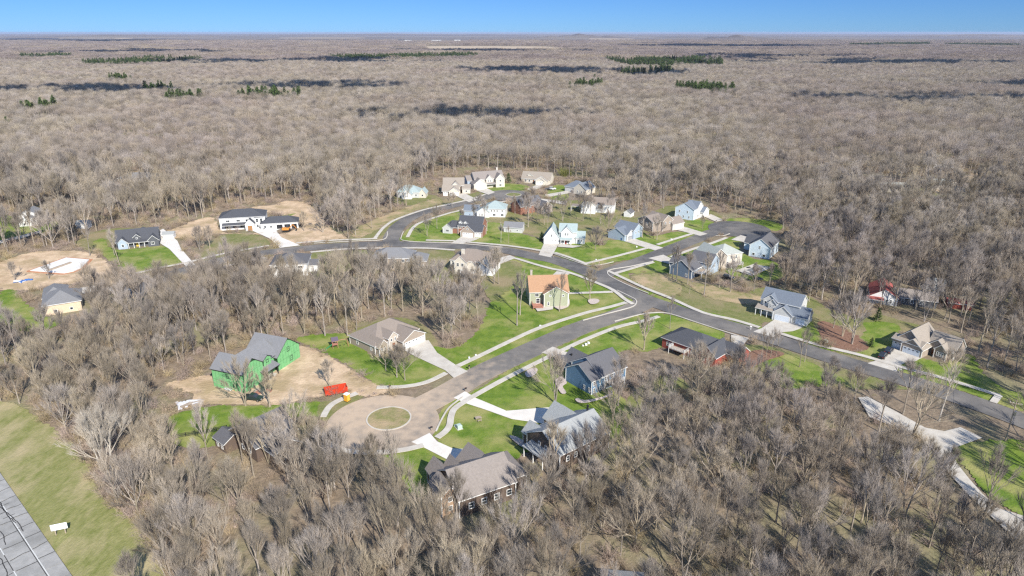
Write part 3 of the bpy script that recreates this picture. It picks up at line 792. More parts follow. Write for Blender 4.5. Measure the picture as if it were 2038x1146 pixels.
def house(label, xy, ang, wall, roof, blocks, wins=(), garages=(), doors=(), sheds=(), posts=(), chim=(), trim=None, name='house', cat='house', group='houses of the subdivision', boards=False, decks=(), gdoor=None, pad=2.5):
    trim = trim or M['white']
    c, s = math.cos(R(ang)), math.sin(R(ang))
    root = empty(name, (xy[0], xy[1], 0), R(ang))
    tag(root, label, cat, group)
    wm, rm = (W[wall] if isinstance(wall, str) else wall), RF[roof]
    jz = 0.0
    for b in blocks:
        kind, x0, x1, y0, y1, z0, h, ax, rise = b[:9]
        bw = W[b[9]] if len(b) > 9 and b[9] else wm
        br = RF[b[10]] if len(b) > 10 and b[10] else rm
        cx, cy = (x0 + x1) / 2, (y0 + y1) / 2
        HOUSE_SPOTS.append((xy[0] + cx * c - cy * s, xy[1] + cx * s + cy * c, math.hypot(x1 - x0, y1 - y0) / 2 * 0.85 + pad))
        if kind == 'G':
            gable_wall(x0, x1, y0, y1, z0 - 0.2 if z0 == 0 else z0, h, rise, ax).build('wall', bw, root)
            gable_roof(x0, x1, y0, y1, h, rise, ax).build('roof', [br, trim], root)
        elif kind == 'H':
            w_ = MB(); w_.box(x0, x1, y0, y1, -0.2, h); w_.build('wall', bw, root)
            hip_roof(x0, x1, y0, y1, h, rise).build('roof', [br, trim], root)
        elif kind == 'F':
            w_ = MB(); w_.box(x0, x1, y0, y1, -0.2, h); w_.build('wall', bw, root)
            r_ = MB(); r_.box(x0 - .1, x1 + .1, y0 - .1, y1 + .1, h + .002, h + .2); r_.build('roof', [br], root)
        if boards and z0 == 0:
            for bx, by in ((x0, y0), (x1, y0), (x1, y1), (x0, y1)):
                q = MB(); q.box(bx - .09, bx + .09, by - .09, by + .09, 0, h - .02); q.build('corner_board', trim, root)
    for sh in sheds:
        x0, x1, y0, y1, zl, zh, side = sh[:7]
        shed_roof(x0, x1, y0, y1, zl, zh, side).build('porch_roof', [RF[sh[7]] if len(sh) > 7 else rm, trim], root)
    pm = {}
    for (x, y, z0, z1) in posts:
        k = (z0, z1)
        if k not in pm: q = MB(); q.box(-.1, .1, -.1, .1, z0, z1); pm[k] = q.mesh('post')
        link('post', pm[k], trim, root, (x, y, 0))
    for wv in wins:
        face, plane, us, z, w, h = wv
        for u in us: add_window(root, face, plane, u, z, w, h, trim)
    for g in garages:
        add_garage(root, *g[:6], gdoor or M['white'], *(g[6:]))
    for d in doors:
        face, plane, u, w, h, m = d
        q = MB(); q.box(-w / 2, w / 2, -0.06, 0.02, 0, h); dd = link('door', q.mesh('door'), m, root, face_loc(face, plane, u, 0.1), ROT[face])
    for (x, y, z0, z1, w, m) in chim:
        q = MB(); q.box(x - w / 2, x + w / 2, y - w / 2, y + w / 2, z0, z1); q.box(x - w / 2 - .08, x + w / 2 + .08, y - w / 2 - .08, y + w / 2 + .08, z1 + .002, z1 + .15)
        q.build('chimney', m, root)
    for dk in decks:
        x0, x1, y0, y1, z, rail, m, rm_ = dk
        q = MB(); q.box(x0, x1, y0, y1, z - .18, z); dd = q.build('deck', m, root)
        # posts and rails, only on the open sides
        pts = [(x0, y0), (x1, y0), (x1, y1), (x0, y1)]
        for (ax_, ay_) in pts:
            q = MB(); q.box(ax_ - .07, ax_ + .07, ay_ - .07, ay_ + .07, 0, z + (1.0 if rail else 0)); q.build('post', rm_, dd)
        if rail:
            for i in rail:
                a, b = Vector(pts['frbl'.index(i)]), Vector(pts[('frbl'.index(i) + 1) % 4])
                for zz in (z + .95, z + .5, z + .12):
                    d_ = (b - a).normalized(); n_ = Vector((-d_.y, d_.x)) * .04
                    q = MB(); q.prism([tuple(a + n_), tuple(a - n_), tuple(b - n_), tuple(b + n_)][::-1], zz, zz + .07); q.build('rail', rm_, dd)
                for t in range(1, int((b - a).length / .6)):
                    p = a.lerp(b, t / int((b - a).length / .6)); q = MB(); q.box(p.x - .025, p.x + .025, p.y - .025, p.y + .025, z, z + .95); q.build('baluster', rm_, dd)
    return root


door_red, door_brown = mat('red_door', (0.3, 0.05, 0.04)), mat('brown_door', (0.22, 0.09, 0.04))
gd_blue = mat('pale_blue_door', (0.62, 0.67, 0.72), (0.58, 0.63, 0.68), 1.0, 0.5)

# the house under construction: green sheathing boards with dark taped seams, each board a panel with its own edge
def green_mat():
    m = mat('green_sheathing', (0.135, 0.36, 0.145), (0.19, 0.44, 0.19), 0.7, 0.75)
    return m
GREEN = green_mat(); W['green'] = GREEN
TAPE = mat('seam_tape', (0.012, 0.05, 0.018), (0.02, 0.07, 0.025), 2.0, 0.7)
W['tape'] = TAPE
gh = house('green sheathed house under construction on bare dirt', (-74.9, 169.3), 69, 'tape', 'grey', [
    ('G', 0, 8.2, 0, 11, 0, 6.0, 'y', 3.0), ('G', 4, 16, 1.2, 10.5, 0, 5.2, 'x', 3.6), ('G', 14.4, 24.6, 0, 11.5, 0, 4.6, 'y', 4.0), ('G', 9.2, 12.4, 0.6, 5, 4.2, 5.9, 'y', 0.9)],
    wins=[('f', 0, [2.2, 4.6], 0.9, 1.2, 1.9), ('f', 0, [3.2], 3.7, 1.3, 1.6), ('l', 0, [3.2, 7.6], 1.0, 1.2, 1.5), ('l', 0, [5.5], 3.7, 1.0, 1.4), ('f', 0, [19.5], 4.4, 1.2, 1.5), ('f', 0, [20.5], 1.0, 1.4, 1.5), ('f', 0.6, [10.8], 4.6, 1.1, 1.0), ('f', 1.2, [13], .9, 1.4, 1.7)],
    sheds=[(7.0, 13.4, -1.2, 1.2, 2.9, 3.9, 'f')], posts=[(8.6, -1.0, 0, 2.9), (10.6, -1.0, 0, 2.9), (13.0, -1.0, 0, 2.9)], trim=mat('black_trim', (0.03, 0.03, 0.03)), doors=[('f', 1.2, 9.6, 1.0, 2.1, M['wood'])])
# sheathing panels, 1.2 m wide, on the visible walls (recessed dark seams between them)
def sheathe(root, face, plane, u0, u1, top, z_lo=0.05, rows=(0.0, 2.7, 5.4, 8.1)):
    n = max(1, round((u1 - u0) / 1.22)); wd = (u1 - u0) / n
    for i in range(n):
        a, b = u0 + i * wd + .04, u0 + (i + 1) * wd - .04
        ha_, hb2 = top(a), top(b); hm = max(ha_, hb2, top((a + b) / 2))
        for r in range(len(rows) - 1):
            z0, z1 = max(rows[r], z_lo) + .035, rows[r + 1] - .035
            if z0 >= min(ha_, hb2) - .1: continue
            za, zb_ = min(z1, ha_), min(z1, hb2)
            mid = (a + b) / 2; zm = min(z1, top(mid))
            prof = [(a, z0), (b, z0), (b, zb_)] + ([(mid, zm)] if zm > max(za, zb_) + .02 else []) + [(a, za)]
            mb = MB(); N = len(prof)
            for off in (0.012, 0.045):
                for (u, z) in prof: mb.v.append(face_loc(face, plane, u, z, off))
            mb.f.append(tuple(range(N))); mb.f.append(tuple(range(N, 2 * N))[::-1])
            for k in range(N): mb.f.append((k, k + N, (k + 1) % N + N, (k + 1) % N))
            mb.m = [0] * len(mb.f)
            me = mb.mesh('sheathing_panel'); bm = bmesh.new(); bm.from_mesh(me); bmesh.ops.recalc_face_normals(bm, faces=bm.faces); bm.to_mesh(me); bm.free()
            link('sheathing_panel', me, GREEN, root)
sheathe(gh, 'f', 0, 0, 8.2, lambda u: 6.0 + 3.0 * (1 - abs(u - 4.1) / 4.1))
sheathe(gh, 'l', 0, 0, 11, lambda u: 6.0 - .1)
sheathe(gh, 'f', 0, 14.4, 24.6, lambda u: 4.6 + 4.0 * (1 - abs(u - 19.5) / 5.1))
sheathe(gh, 'f', 1.2, 8.25, 14.3, lambda u: 5.1)
sheathe(gh, 'f', 0.6, 9.2, 12.4, lambda u: 5.9 + .9 * (1 - abs(u - 10.8) / 1.6), z_lo=4.4)

house('brown hip-roofed house with three white garage doors at a paver driveway', (-34.6, 197.1), 49, 'taupe', 'brown', [
    ('H', -8, 10, 4, 17, 0, 3.0, 'x', 4.2), ('G', 0, 9.2, 0, 8, 0, 3.0, 'y', 2.4), ('G', -7.6, -4.2, 2.4, 8, 0, 3.0, 'y', 1.9), ('G', -3.2, 0.4, 3.0, 9, 0, 4.4, 'y', 1.6, 'tan')],
    wins=[('f', 2.4, [-6.6, -5.4], .8, .9, 1.6), ('f', 3.0, [-2.2, -.7], 2.9, .7, 1.2), ('l', -8, [6, 13], 1, .9, 1.2)], garages=[('f', 0, 2.0, 0, 2.6, 2.2), ('f', 0, 4.9, 0, 2.6, 2.2), ('f', 0, 7.7, 0, 2.4, 2.2)], doors=[('f', 3.0, -1.4, 1.0, 2.1, door_brown)], boards=True)

house('green-sided house with steep orange shingle roof and wooden deck', (11.8, 233.0), 5, 'sage', 'orange', [
    ('G', -5, 9.4, 2.5, 14, 0, 5.4, 'x', 4.3), ('G', 0, 8.8, 0, 9, 0, 5.4, 'y', 2.6)],
    wins=[('f', 0, [1.6], .9, .9, 1.4), ('f', 0, [2.2], 4.4, .9, .6), ('f', 0, [7.0], 4.2, .8, .8), ('f', 2.5, [-2.4], 3.5, 1.5, 1.4), ('f', 2.5, [-2.0], .9, 1.5, 2.0), ('r', 9.4, [6, 10], 3.4, .9, 1.3)],
    decks=[(-4.2, -.6, -1.6, 2.4, .9, 'fl', M['redwood'], M['redwood'])], boards=True, chim=[(-3.5, 11.8, 7.5, 10.6, .8, W['tan'])])

house('dark blue house with white trim and raised deck', (15.6, 176.7), -52, 'blue', 'charcoal', [
    ('G', 0, 10.6, 0, 6, 0, 4.4, 'y', 3.1), ('G', -1.2, 10.6, 3.4, 13.6, 0, 4.7, 'y', 3.7), ('G', -6, 4, 4.4, 11.2, 0, 3.2, 'x', 3.0)],
    wins=[('f', 0, [7.7, 9.7], .6, .7, 1.5), ('r', 10.6, [.9], 2.6, .8, 1.5), ('r', 10.6, [1.0, 3.4], .5, .8, 1.5), ('r', 10.6, [3.2, 5.4, 8.2, 12.2], 2.7, .8, 1.6), ('l', -6, [6.2, 9.2], 1.0, .9, 1.2)],
    decks=[(10.7, 13.4, 5.2, 10.2, 2.6, 'frb', M['wood'], M['white'])], boards=True, chim=[(-4.2, 6.0, 3.6, 5.2, .35, M['black'])])

house('house with pale grey shingle roof and dark brown gable wall', (3.4, 142.3), -52, 'brown', 'lightgrey', [
    ('G', 0.4, 12.2, 0, 16, 0, 4.7, 'y', 3.3), ('G', -4, 6, 9.2, 16.4, 0, 3.5, 'x', 3.2), ('G', -1.8, 4, 0.6, 5.0, 0, 3.9, 'x', 1.9), ('G', -3.2, 2, 12.8, 16.8, 0, 3.2, 'x', 1.9)],
    sheds=[(-2.2, 1.0, 5.4, 9.0, 2.8, 3.3, 'l'), (2.4, 9.2, -2.6, -.1, 3.0, 3.5, 'f')], posts=[(-2.2, 5.6, 0, 2.8), (2.4, -2.6, 0, 3.0), (9.2, -2.6, 0, 3.0), (5.8, -2.6, 0, 3.0)],
    wins=[('f', 0, [2.0, 5.0, 8.2], .8, .9, 1.4), ('f', 0, [5, 7.4], 3.6, .8, 1.0), ('r', 12.2, [2.5, 5, 9, 13], 2.0, 1.0, 1.5), ('l', -1.8, [2.8], 1.0, .9, 1.3)], garages=[('l', -4, 12.0, 0, 4.6, 2.2)], boards=True, chim=[(6.0, 14.5, 7.0, 9.4, .35, M['black'])])

house('brown-roofed many-gabled house at the wood edge below the turning circle', (-18.5, 127.9), -61, 'brown', 'rose', [
    ('G', 1.6, 13.4, 1.2, 14.6, 0, 4.5, 'y', 3.7), ('G', -1, 6, 0.0, 3.6, 0, 4.0, 'x', 2.2), ('G', 0.4, 7, 3.4, 7.0, 0, 4.0, 'x', 2.5), ('G', -1.2, 8, 7.4, 13.6, 0, 3.7, 'x', 3.2), ('H', 2.2, 11.5, 11, 18.4, 0, 3.9, 'y', 3.0), ('G', 5.2, 11.2, -1.8, 2.2, 0, 4.9, 'x', 1.7, 'brownstone')],
    wins=[('f', 1.2, [2.6], 2.6, .8, 1.6), ('r', 11.2, [.2], .8, 1.0, 1.3), ('r', 11.2, [.2], 3.0, 1.0, 1.3), ('f', 0, [.8], 2.0, .9, 1.4), ('r', 13.4, [4, 7, 10, 13], 1.4, 1.3, 1.6), ('f', -1.8, [7, 9.4], 2.5, .9, 1.4)], garages=[('l', -1.2, 10.4, 0, 4.8, 2.2)], boards=True)

house('grey two-storey house with three pale blue-white garage doors and front porch', (93.3, 221.5), -38, 'lightgrey', 'bluegrey', [
    ('G', -7, 6.4, 2.6, 10.6, 0, 5.9, 'x', 3.0), ('G', -1.4, 9.8, 0.4, 6.6, 0, 3.0, 'x', 2.6), ('G', -1.5, 5.0, -.5, 5, 0, 3.0, 'y', 2.6), ('G', -6.2, -1.2, 2.0, 6.4, 3.4, 5.9, 'y', 2.1), ('G', -4.0, -1.4, 1.3, 5, 3.2, 5.4, 'y', 1.4)],
    sheds=[(-7.8, -1.6, .2, 2.6, 2.7, 3.6, 'f', 'tan')], posts=[(-7.8, .2, 0, 2.7), (-5.8, .2, 0, 2.7), (-3.8, .2, 0, 2.7), (-1.9, .2, 0, 2.7)],
    wins=[('f', 1.3, [-3.1, -2.3], 3.7, .6, 1.3), ('f', 2.0, [-5.3], 4.3, .9, 1.2), ('f', 2.6, [.2, 1.6], 4.3, .8, 1.2), ('f', 2.6, [-6.2, -4.4], .8, .9, 1.5), ('r', 6.4, [5, 8], 3.9, .9, 1.2)],
    garages=[('f', -.5, 1.7, 0, 4.9, 2.2, False), ('f', .4, 7.6, 0, 2.9, 2.2, False)], doors=[('f', 2.6, -2.6, 1.0, 2.1, M['white'])], gdoor=gd_blue, boards=True)

house('tan brick-fronted ranch with pale blue three-bay garage and parked cars', (121.6, 199.0), -54, 'taupe', 'tan', [
    ('G', 0, 9.4, 1.0, 12, 0, 3.0, 'y', 4.4), ('G', 3.2, 9.5, -.4, 8, 0, 3.0, 'y', 2.4), ('G', 0.2, 9, -.1, 4.4, 2.9, 3.7, 'x', .9, 'taupe'), ('G', 8.4, 16.2, 5.6, 13, 0, 3.0, 'x', 3.6), ('G', 11.2, 14.6, 4.0, 9, 0, 3.0, 'y', 1.7), ('G', 9.4, 13.2, 5.0, 9.5, 2.9, 3.9, 'y', 1.6)],
    wins=[('f', 4.0, [12.2, 12.9, 13.6], .9, .6, 1.4), ('r', 16.2, [7.6, 11], 1.0, .9, 1.2)], garages=[('f', 1.0, 1.6, 0, 2.6, 2.2), ('f', -.4, 6.4, 0, 4.9, 2.2)], doors=[('f', 5.6, 10.4, 1.1, 2.2, door_brown)], gdoor=gd_blue, boards=True)

house('red-sided house with dark hip roof and white deck half hidden by bare trees', (48.3, 199.7), -46, 'redbrick', 'dark', [
    ('H', 0, 16, 0, 11, 0, 3.4, 'x', 3.2), ('G', 13.6, 19.6, -1, 8, 0, 3.4, 'y', 2.6), ('G', 18, 24, 5, 11, 0, 3.2, 'x', 2.2)],
    wins=[('f', 0, [2.2, 3.6, 11], 1.1, 1.0, 1.5), ('f', -1, [15.4], 1.1, 1.0, 1.4)], decks=[(4.2, 9.8, -2.6, -.05, 2.0, 'frl', M['wood'], M['white'])], doors=[('f', 0, 6.6, 1.6, 2.1, M['glass'])])

house('dark shingled house largely hidden by bare trees beside the black fence', (-71.9, 143.9), -40, 'brown', 'charcoal', [
    ('G', 0, 5, -1, 4, 0, 2.8, 'x', 1.4), ('G', 2, 14, 2, 13, 0, 4.0, 'y', 3.8), ('G', 9, 19, 4, 11, 0, 3.2, 'x', 2.6)],
    wins=[('f', -1, [1.5, 3.5], .8, .9, 1.2), ('f', 2, [8, 11], 1.2, 1.0, 1.4)], pad=-2.5)

house('white house with dark grey roof behind the wood on the lower side of the road', (-98.3, 266.3), 8, 'white', 'charcoal', [
    ('H', -1, 13.4, 0, 13, 0, 5.4, 'x', 3.2), ('G', 13, 17, 5, 11, 0, 3.0, 'x', 1.6)], wins=[('f', 0, [1.6, 6.4, 10.8], 3.5, 1.9, 1.2), ('f', 0, [7.0, 11.0], .7, 1.7, 1.6)])

house('grey two-storey house with pale hip roof half hidden in the wood', (-59.4, 275.9), 0, 'taupe', 'grey', [
    ('H', 0, 17, 0, 11, 0, 5.2, 'x', 3.2), ('H', 15, 23, -1.5, 8, 0, 4.4, 'y', 2.6)], wins=[('f', 0, [1.6, 6.0, 9.6, 13.2], 3.4, 1.4, 1.3), ('f', 0, [1.6, 8.2], .8, 1.6, 1.4), ('f', -1.5, [19], 2.4, 2.6, 1.2)], decks=[(15.5, 22, -4.5, -1.6, 2.3, 'frl', M['wood'], M['white'])])

house('cream many-gabled house with white rakes and tall chimney', (-25.1, 270.7), -14, 'cream', 'brown', [
    ('H', -1.5, 14, 3, 14, 0, 5.2, 'x', 3.8), ('G', 1.2, 6.2, 0, 7, 0, 5.6, 'y', 2.4), ('G', 6.4, 10.6, 1.4, 7, 0, 3.6, 'y', 2.0), ('G', 11.4, 17.5, 1, 12, 0, 3.8, 'y', 4.6, 'white')],
    wins=[('f', 0, [2.6, 4.6], 3.6, 1.2, 1.5), ('f', 0, [3.6], .8, 2.4, 1.6), ('f', 3, [-.6], 3.4, .8, 1.5), ('f', 1, [14.4], 3.6, 1.0, 1.6), ('f', 1.4, [8.5], 1.0, 2.0, 1.5)], chim=[(3.6, 4.4, 6.0, 9.6, 1.2, W['cream'])], decks=[(4.5, 10, -2.4, -.06, 1.6, 'frl', M['wood'], M['white'])], boards=True)

house('white farmhouse with green-grey roof, steep gables and a straight driveway', (15.2, 314.3), -8, 'white', 'green', [
    ('G', 0, 7.4, 0, 9, 0, 3.2, 'y', 5.2), ('G', 7.2, 15.4, 2, 10, 0, 5.8, 'x', 3.0), ('G', 8.2, 13.4, .8, 6, 0, 5.8, 'y', 2.7), ('G', 15.2, 19.4, 1.6, 9, 0, 3.2, 'x', 2.2)],
    sheds=[(8.0, 13.2, -1.0, .8, 2.5, 3.3, 'f')], posts=[(8.2, -.9, 0, 2.5), (10, -.9, 0, 2.5), (13, -.9, 0, 2.5)], wins=[('f', 0, [3.7], 3.6, .8, 1.3), ('f', .8, [10.2, 11.4], 4.2, .8, 1.4), ('f', .8, [9.2, 11.6], .9, .9, 1.3), ('f', 1.6, [16.4, 18], 1.2, .7, 1.1)], garages=[('f', 0, 3.7, 0, 4.9, 2.3)], doors=[('f', .8, 10.4, 1.0, 2.1, door_red)], gdoor=M['white'], pad=2)

house('blue-grey house with dark grey roof and side driveway', (47.4, 324.6), -43, 'bluegrey', 'bluegrey', [
    ('G', 0, 9.6, 0, 7, 0, 3.1, 'y', 2.6), ('G', 0, 11, 5.6, 13.6, 0, 4.6, 'x', 2.6), ('G', 6.2, 10.2, 1.2, 7.2, 0, 3.1, 'x', 1.9, 'lightgrey')], wins=[('r', 11, [7.4, 10, 12], 2.6, .8, 1.2), ('f', 5.6, [1.2], 3.4, .8, .8)], garages=[('r', 10.2, 4.2, 0, 4.4, 2.2)], gdoor=W['grey'], pad=2)

house('tan two-storey house with brown-roofed garage behind a round bare tree', (67.5, 338.3), -56, 'taupe', 'brown', [
    ('G', -4.4, 6, 0, 10, 0, 5.3, 'y', 2.4), ('G', -4, 7.0, 6, 13, 0, 5.3, 'x', 2.6), ('G', 2, 8.4, 12, 20, 0, 3.2, 'y', 2.6, 'cream')], wins=[('f', 0, [-2, 2], 3.4, .9, 1.2), ('r', 7, [8, 11], 3.4, .9, 1.3)], garages=[('r', 8.4, 16.5, 0, 4.6, 2.2)], boards=True, pad=2)

house('pale blue two-storey house with grey roof at the turning circle entrance', (89.1, 363.6), -37, 'iceblue', 'bluegrey', [
    ('G', 0, 10.4, 0, 9, 0, 5.9, 'y', 3.0), ('G', 4, 10.6, 4, 12, 0, 5.9, 'x', 3.0, 'white'), ('G', 4.4, 12.6, 8.5, 16, 0, 3.1, 'x', 2.2, 'white')], wins=[('f', 0, [2, 5, 8], .9, .8, 1.3), ('f', 0, [2.5, 7], 3.6, .8, 1.3), ('r', 10.6, [5, 7, 10], .9, 1.2, 1.4), ('r', 10.6, [5.5, 8, 10.4], 3.7, .9, 1.3)], garages=[('r', 12.6, 12.2, 0, 4.6, 2.2)], boards=True, pad=2)

house('dark blue-grey house with white deck stairs', (66.2, 270.7), -41, 'darkblue', 'charcoal', [
    ('G', 0, 9.8, 0, 13, 0, 3.6, 'y', 3.4), ('G', -3.5, 4, 6, 13, 0, 3.2, 'x', 2.4), ('G', 4, 13.6, 9.0, 17, 0, 5.2, 'x', 3.0, 'bluegrey')],
    wins=[('f', 0, [7.4], .6, .9, 1.2), ('r', 13.6, [13], 2.4, .8, 1.6), ('r', 9.8, [2, 4], 1.4, .9, 1.4), ('r', 9.8, [6, 8], 1.4, 1.2, 1.6)], decks=[(9.9, 13.2, 2.0, 8.8, 2.3, 'frb', M['wood'], M['white'])], boards=True, pad=2)
house('tan two-storey house with sage roof beside the paved patio', (84.5, 275.0), 22, 'tan', 'sage', [
    ('G', 0, 8, 0, 11, 0, 5.6, 'y', 3.4), ('H', 6, 17, 1.4, 12, 0, 5.6, 'x', 3.2, 'cream')], wins=[('f', 1.4, [9, 11.4, 14], 3.4, 1.0, 1.5), ('f', 1.4, [9.5, 13], .8, 1.4, 1.8), ('r', 17, [4, 8], 3.4, .9, 1.4)], decks=[(9, 15, -2.2, 1.3, 1.6, 'frl', M['wood'], M['white'])], boards=True, pad=2)
house('white and ice-blue house with dark roof behind the patio', (107.4, 295.5), -35, 'iceblue', 'charcoal', [
    ('G', 0, 9, 0, 14, 0, 5.4, 'y', 3.2), ('G', -5, 4, 9, 17, 0, 3.4, 'x', 2.8, None, 'dark')], wins=[('f', 0, [2, 6.6], .7, 1.2, 1.2), ('f', 0, [4.4], 4.0, .8, 1.5), ('r', 9, [2, 4, 6, 9], 3.2, .9, 1.4), ('r', 9, [3, 6], .7, 1.4, 1.6)], boards=True, pad=2)
house('grey-roofed house half hidden in the wood right of the far turning circle', (137, 322), -30, 'cream', 'grey', [
    ('H', 0, 14, 0, 10, 0, 4.6, 'x', 3.2), ('G', 9, 19, 5, 12, 0, 3.6, 'x', 3.0), ('G', 2, 7, -1.4, 4, 0, 4.4, 'y', 2.0, 'white')], wins=[('f', 0, [9, 11.5], 1.2, .9, 1.4), ('f', -1.4, [4.5], 1.2, 1.4, 1.5), ('r', 19, [8.5], 2.2, 1.0, 1.4)], pad=1)

house('brick house with dark roof, two small dormers and white double garage', (-25.2, 326.4), -15, 'brick', 'dark', [
    ('G', -3, 9.4, 4, 13, 0, 4.6, 'x', 4.0), ('G', 0, 7.2, -.6, 6, 0, 3.0, 'y', 3.0, 'taupe'), ('G', 2, 10.6, .6, 7.4, 0, 3.0, 'x', 2.6), ('G', -10.8, -6, 3.4, 9, 0, 3.0, 'y', 2.0, 'lightgrey'), ('G', -7, -1.6, 4.4, 10, 0, 3.4, 'x', 2.6), ('G', -2.4, -.8, 4.6, 8, 5.0, 6.0, 'y', .8, 'white'), ('G', 0.2, 1.8, 4.6, 8, 5.0, 6.0, 'y', .8, 'white')],
    wins=[('f', 4.6, [-1.6, 1.0], 5.1, .7, .8), ('f', 4, [-2.2, -.9], 3.2, .8, 1.1), ('f', -.6, [3.6], 3.9, .8, .9), ('f', 3.4, [-8.4], 1.0, 1.6, 1.3)], garages=[('f', -.6, 3.6, 0, 5.0, 2.3), ('f', .6, 8.6, 0, 2.6, 2.2)], boards=True, pad=2)
house('white house with pale green-grey hip roof inside the road bend', (-16.1, 361.5), -6, 'white', 'green', [
    ('H', 0, 12, 4, 15, 0, 4.6, 'x', 3.4), ('G', -3.4, 3.4, 2.4, 9, 0, 3.0, 'y', 2.4), ('G', -11, -3, 5, 12, 0, 3.0, 'x', 2.4, 'bluegrey', 'bluegrey')], wins=[('f', 2.4, [-1.8, -1, -.2], .9, .6, 1.5), ('f', 4, [4.6, 6, 7.6, 10.4], 2.9, .8, 1.2), ('f', 4, [6, 10.4], .6, 1.6, 1.4)], pad=2)
house('dark-roofed red and stone house behind the huge round tree', (8, 372), 38, 'brick', 'charcoal', [
    ('G', -4, 12, 0, 9, 0, 4.6, 'x', 3.6), ('G', 6, 14, -6, 3, 0, 3.6, 'y', 3.0, 'stone')], wins=[('f', 0, [0, 3], 3.0, 1.0, 1.3), ('f', -6, [8, 11], 1.0, 1.0, 1.4), ('f', -6, [10], 3.2, 1.0, 1.1)], pad=1)
house('white-gabled house with grey roof near the far turning circle', (40, 375), -14, 'white', 'brown', [
    ('G', -1, 7, -2, 9, 0, 5.0, 'y', 3.4), ('G', 5, 17, 2, 10, 0, 4.8, 'x', 3.0)], wins=[('r', 17, [4, 7], 2.6, 1.0, 1.5), ('f', 2, [10, 14], 2.6, .9, 1.3)], sheds=[(-7, -1, 3, 7, 2.6, 2.9, 'f')], posts=[(-7, 3, 0, 2.6), (-7, 7, 0, 2.6)], pad=2)
house('house with blue-grey roof and white end gable by the far turning circle', (32.4, 428), -38, 'lightgrey', 'bluegrey', [
    ('H', 0, 12, 2, 12, 0, 3.4, 'x', 3.6), ('G', 8, 17, 0, 11, 0, 3.6, 'y', 3.4, 'cream')], wins=[('f', 0, [11, 14], 1.2, .8, 1.3), ('r', 17, [3, 7], 1.4, .9, 1.3)], garages=[('l', 0, 7, 0, 4.6, 2.2)], pad=2)
house('tan ranch with small dormer facing the far turning circle', (7.1, 453), -18, 'cream', 'tan', [
    ('G', -2, 18, 4, 13, 0, 3.0, 'x', 3.8), ('G', 8.6, 17, 0, 8, 0, 3.0, 'y', 2.8), ('G', 9.2, 15, -.8, 4, 0, 2.9, 'y', 1.9), ('G', 2.0, 5.2, 5.2, 8.5, 4.4, 5.0, 'y', .9)], wins=[('f', 4, [1, 3.6], .8, 1.3, 1.5), ('f', 0, [12.8], 4.0, .8, .8)], garages=[('f', -.8, 12.1, 0, 4.6, 2.2)], doors=[('f', 4, 6.6, 1.0, 2.1, door_brown)], pad=2)
house('large tan two-storey house with white gables and chimney at the far turning circle', (-24.7, 434), 20, 'cream', 'rose', [
    ('G', 2, 22, 4, 14, 0, 5.8, 'x', 3.8), ('G', 0, 8.6, -1, 9, 0, 3.6, 'y', 3.2), ('G', 9.4, 14, 2.4, 8, 0, 5.8, 'y', 2.2), ('G', 15.6, 21.6, 1, 9, 0, 5.8, 'y', 3.0), ('G', -2, 6, 7, 15, 0, 4.6, 'x', 2.6, 'bluegrey')],
    sheds=[(8.8, 15.4, .2, 2.4, 2.7, 3.4, 'f')], wins=[('f', 2.4, [11, 12.3], 3.8, .8, 1.4), ('f', 1, [18.6], 3.8, 1.4, 1.4), ('f', 1, [18.6], .9, 1.6, 1.4), ('f', 4, [10.6, 13], .8, .9, 1.4)], garages=[('f', -1, 4.3, 0, 5.2, 2.4)], chim=[(19.5, 11, 8, 11.2, 1.0, W['cream'])], pad=2)
house('tan and brown house with two front gables left of the large tan house', (-42, 417), 2, 'cream', 'tan', [
    ('G', -1, 12, 8, 18, 0, 4.8, 'x', 3.8, 'brown'), ('G', 4, 9.6, 5, 12, 0, 4.8, 'y', 2.6), ('G', -1.2, 9, 0, 8, 0, 3.0, 'x', 2.6, 'brown'), ('G', 3, 9.2, -1, 5, 0, 3.0, 'y', 2.2), ('G', 11, 16, 6, 13, 0, 3.0, 'x', 2.0)], wins=[('f', 5, [6.8], 3.5, 1.3, 1.3), ('f', 6, [13.5], .9, 1.2, 1.2)], garages=[('f', -1, 6.1, 0, 4.8, 2.2), ('f', 0, 0.8, 0, 2.6, 2.2)], pad=2)
house('small grey house with pale garage tucked in the wood edge', (-67, 408), -4, 'lightgrey', 'green', [
    ('H', -4, 10, 4, 14, 0, 3.4, 'x', 3.6), ('G', 0, 6, 0, 6, 0, 3.0, 'y', 2.6, 'white'), ('G', 10, 14, 4, 11, 0, 3.0, 'y', 2.4, 'cream')], wins=[('f', 4, [8], 1, 1.2, 1.3), ('f', 4, [12], 1.0, 1.2, 1.2)], garages=[('f', 0, 3, 0, 4.4, 2.2)], pad=1.5)
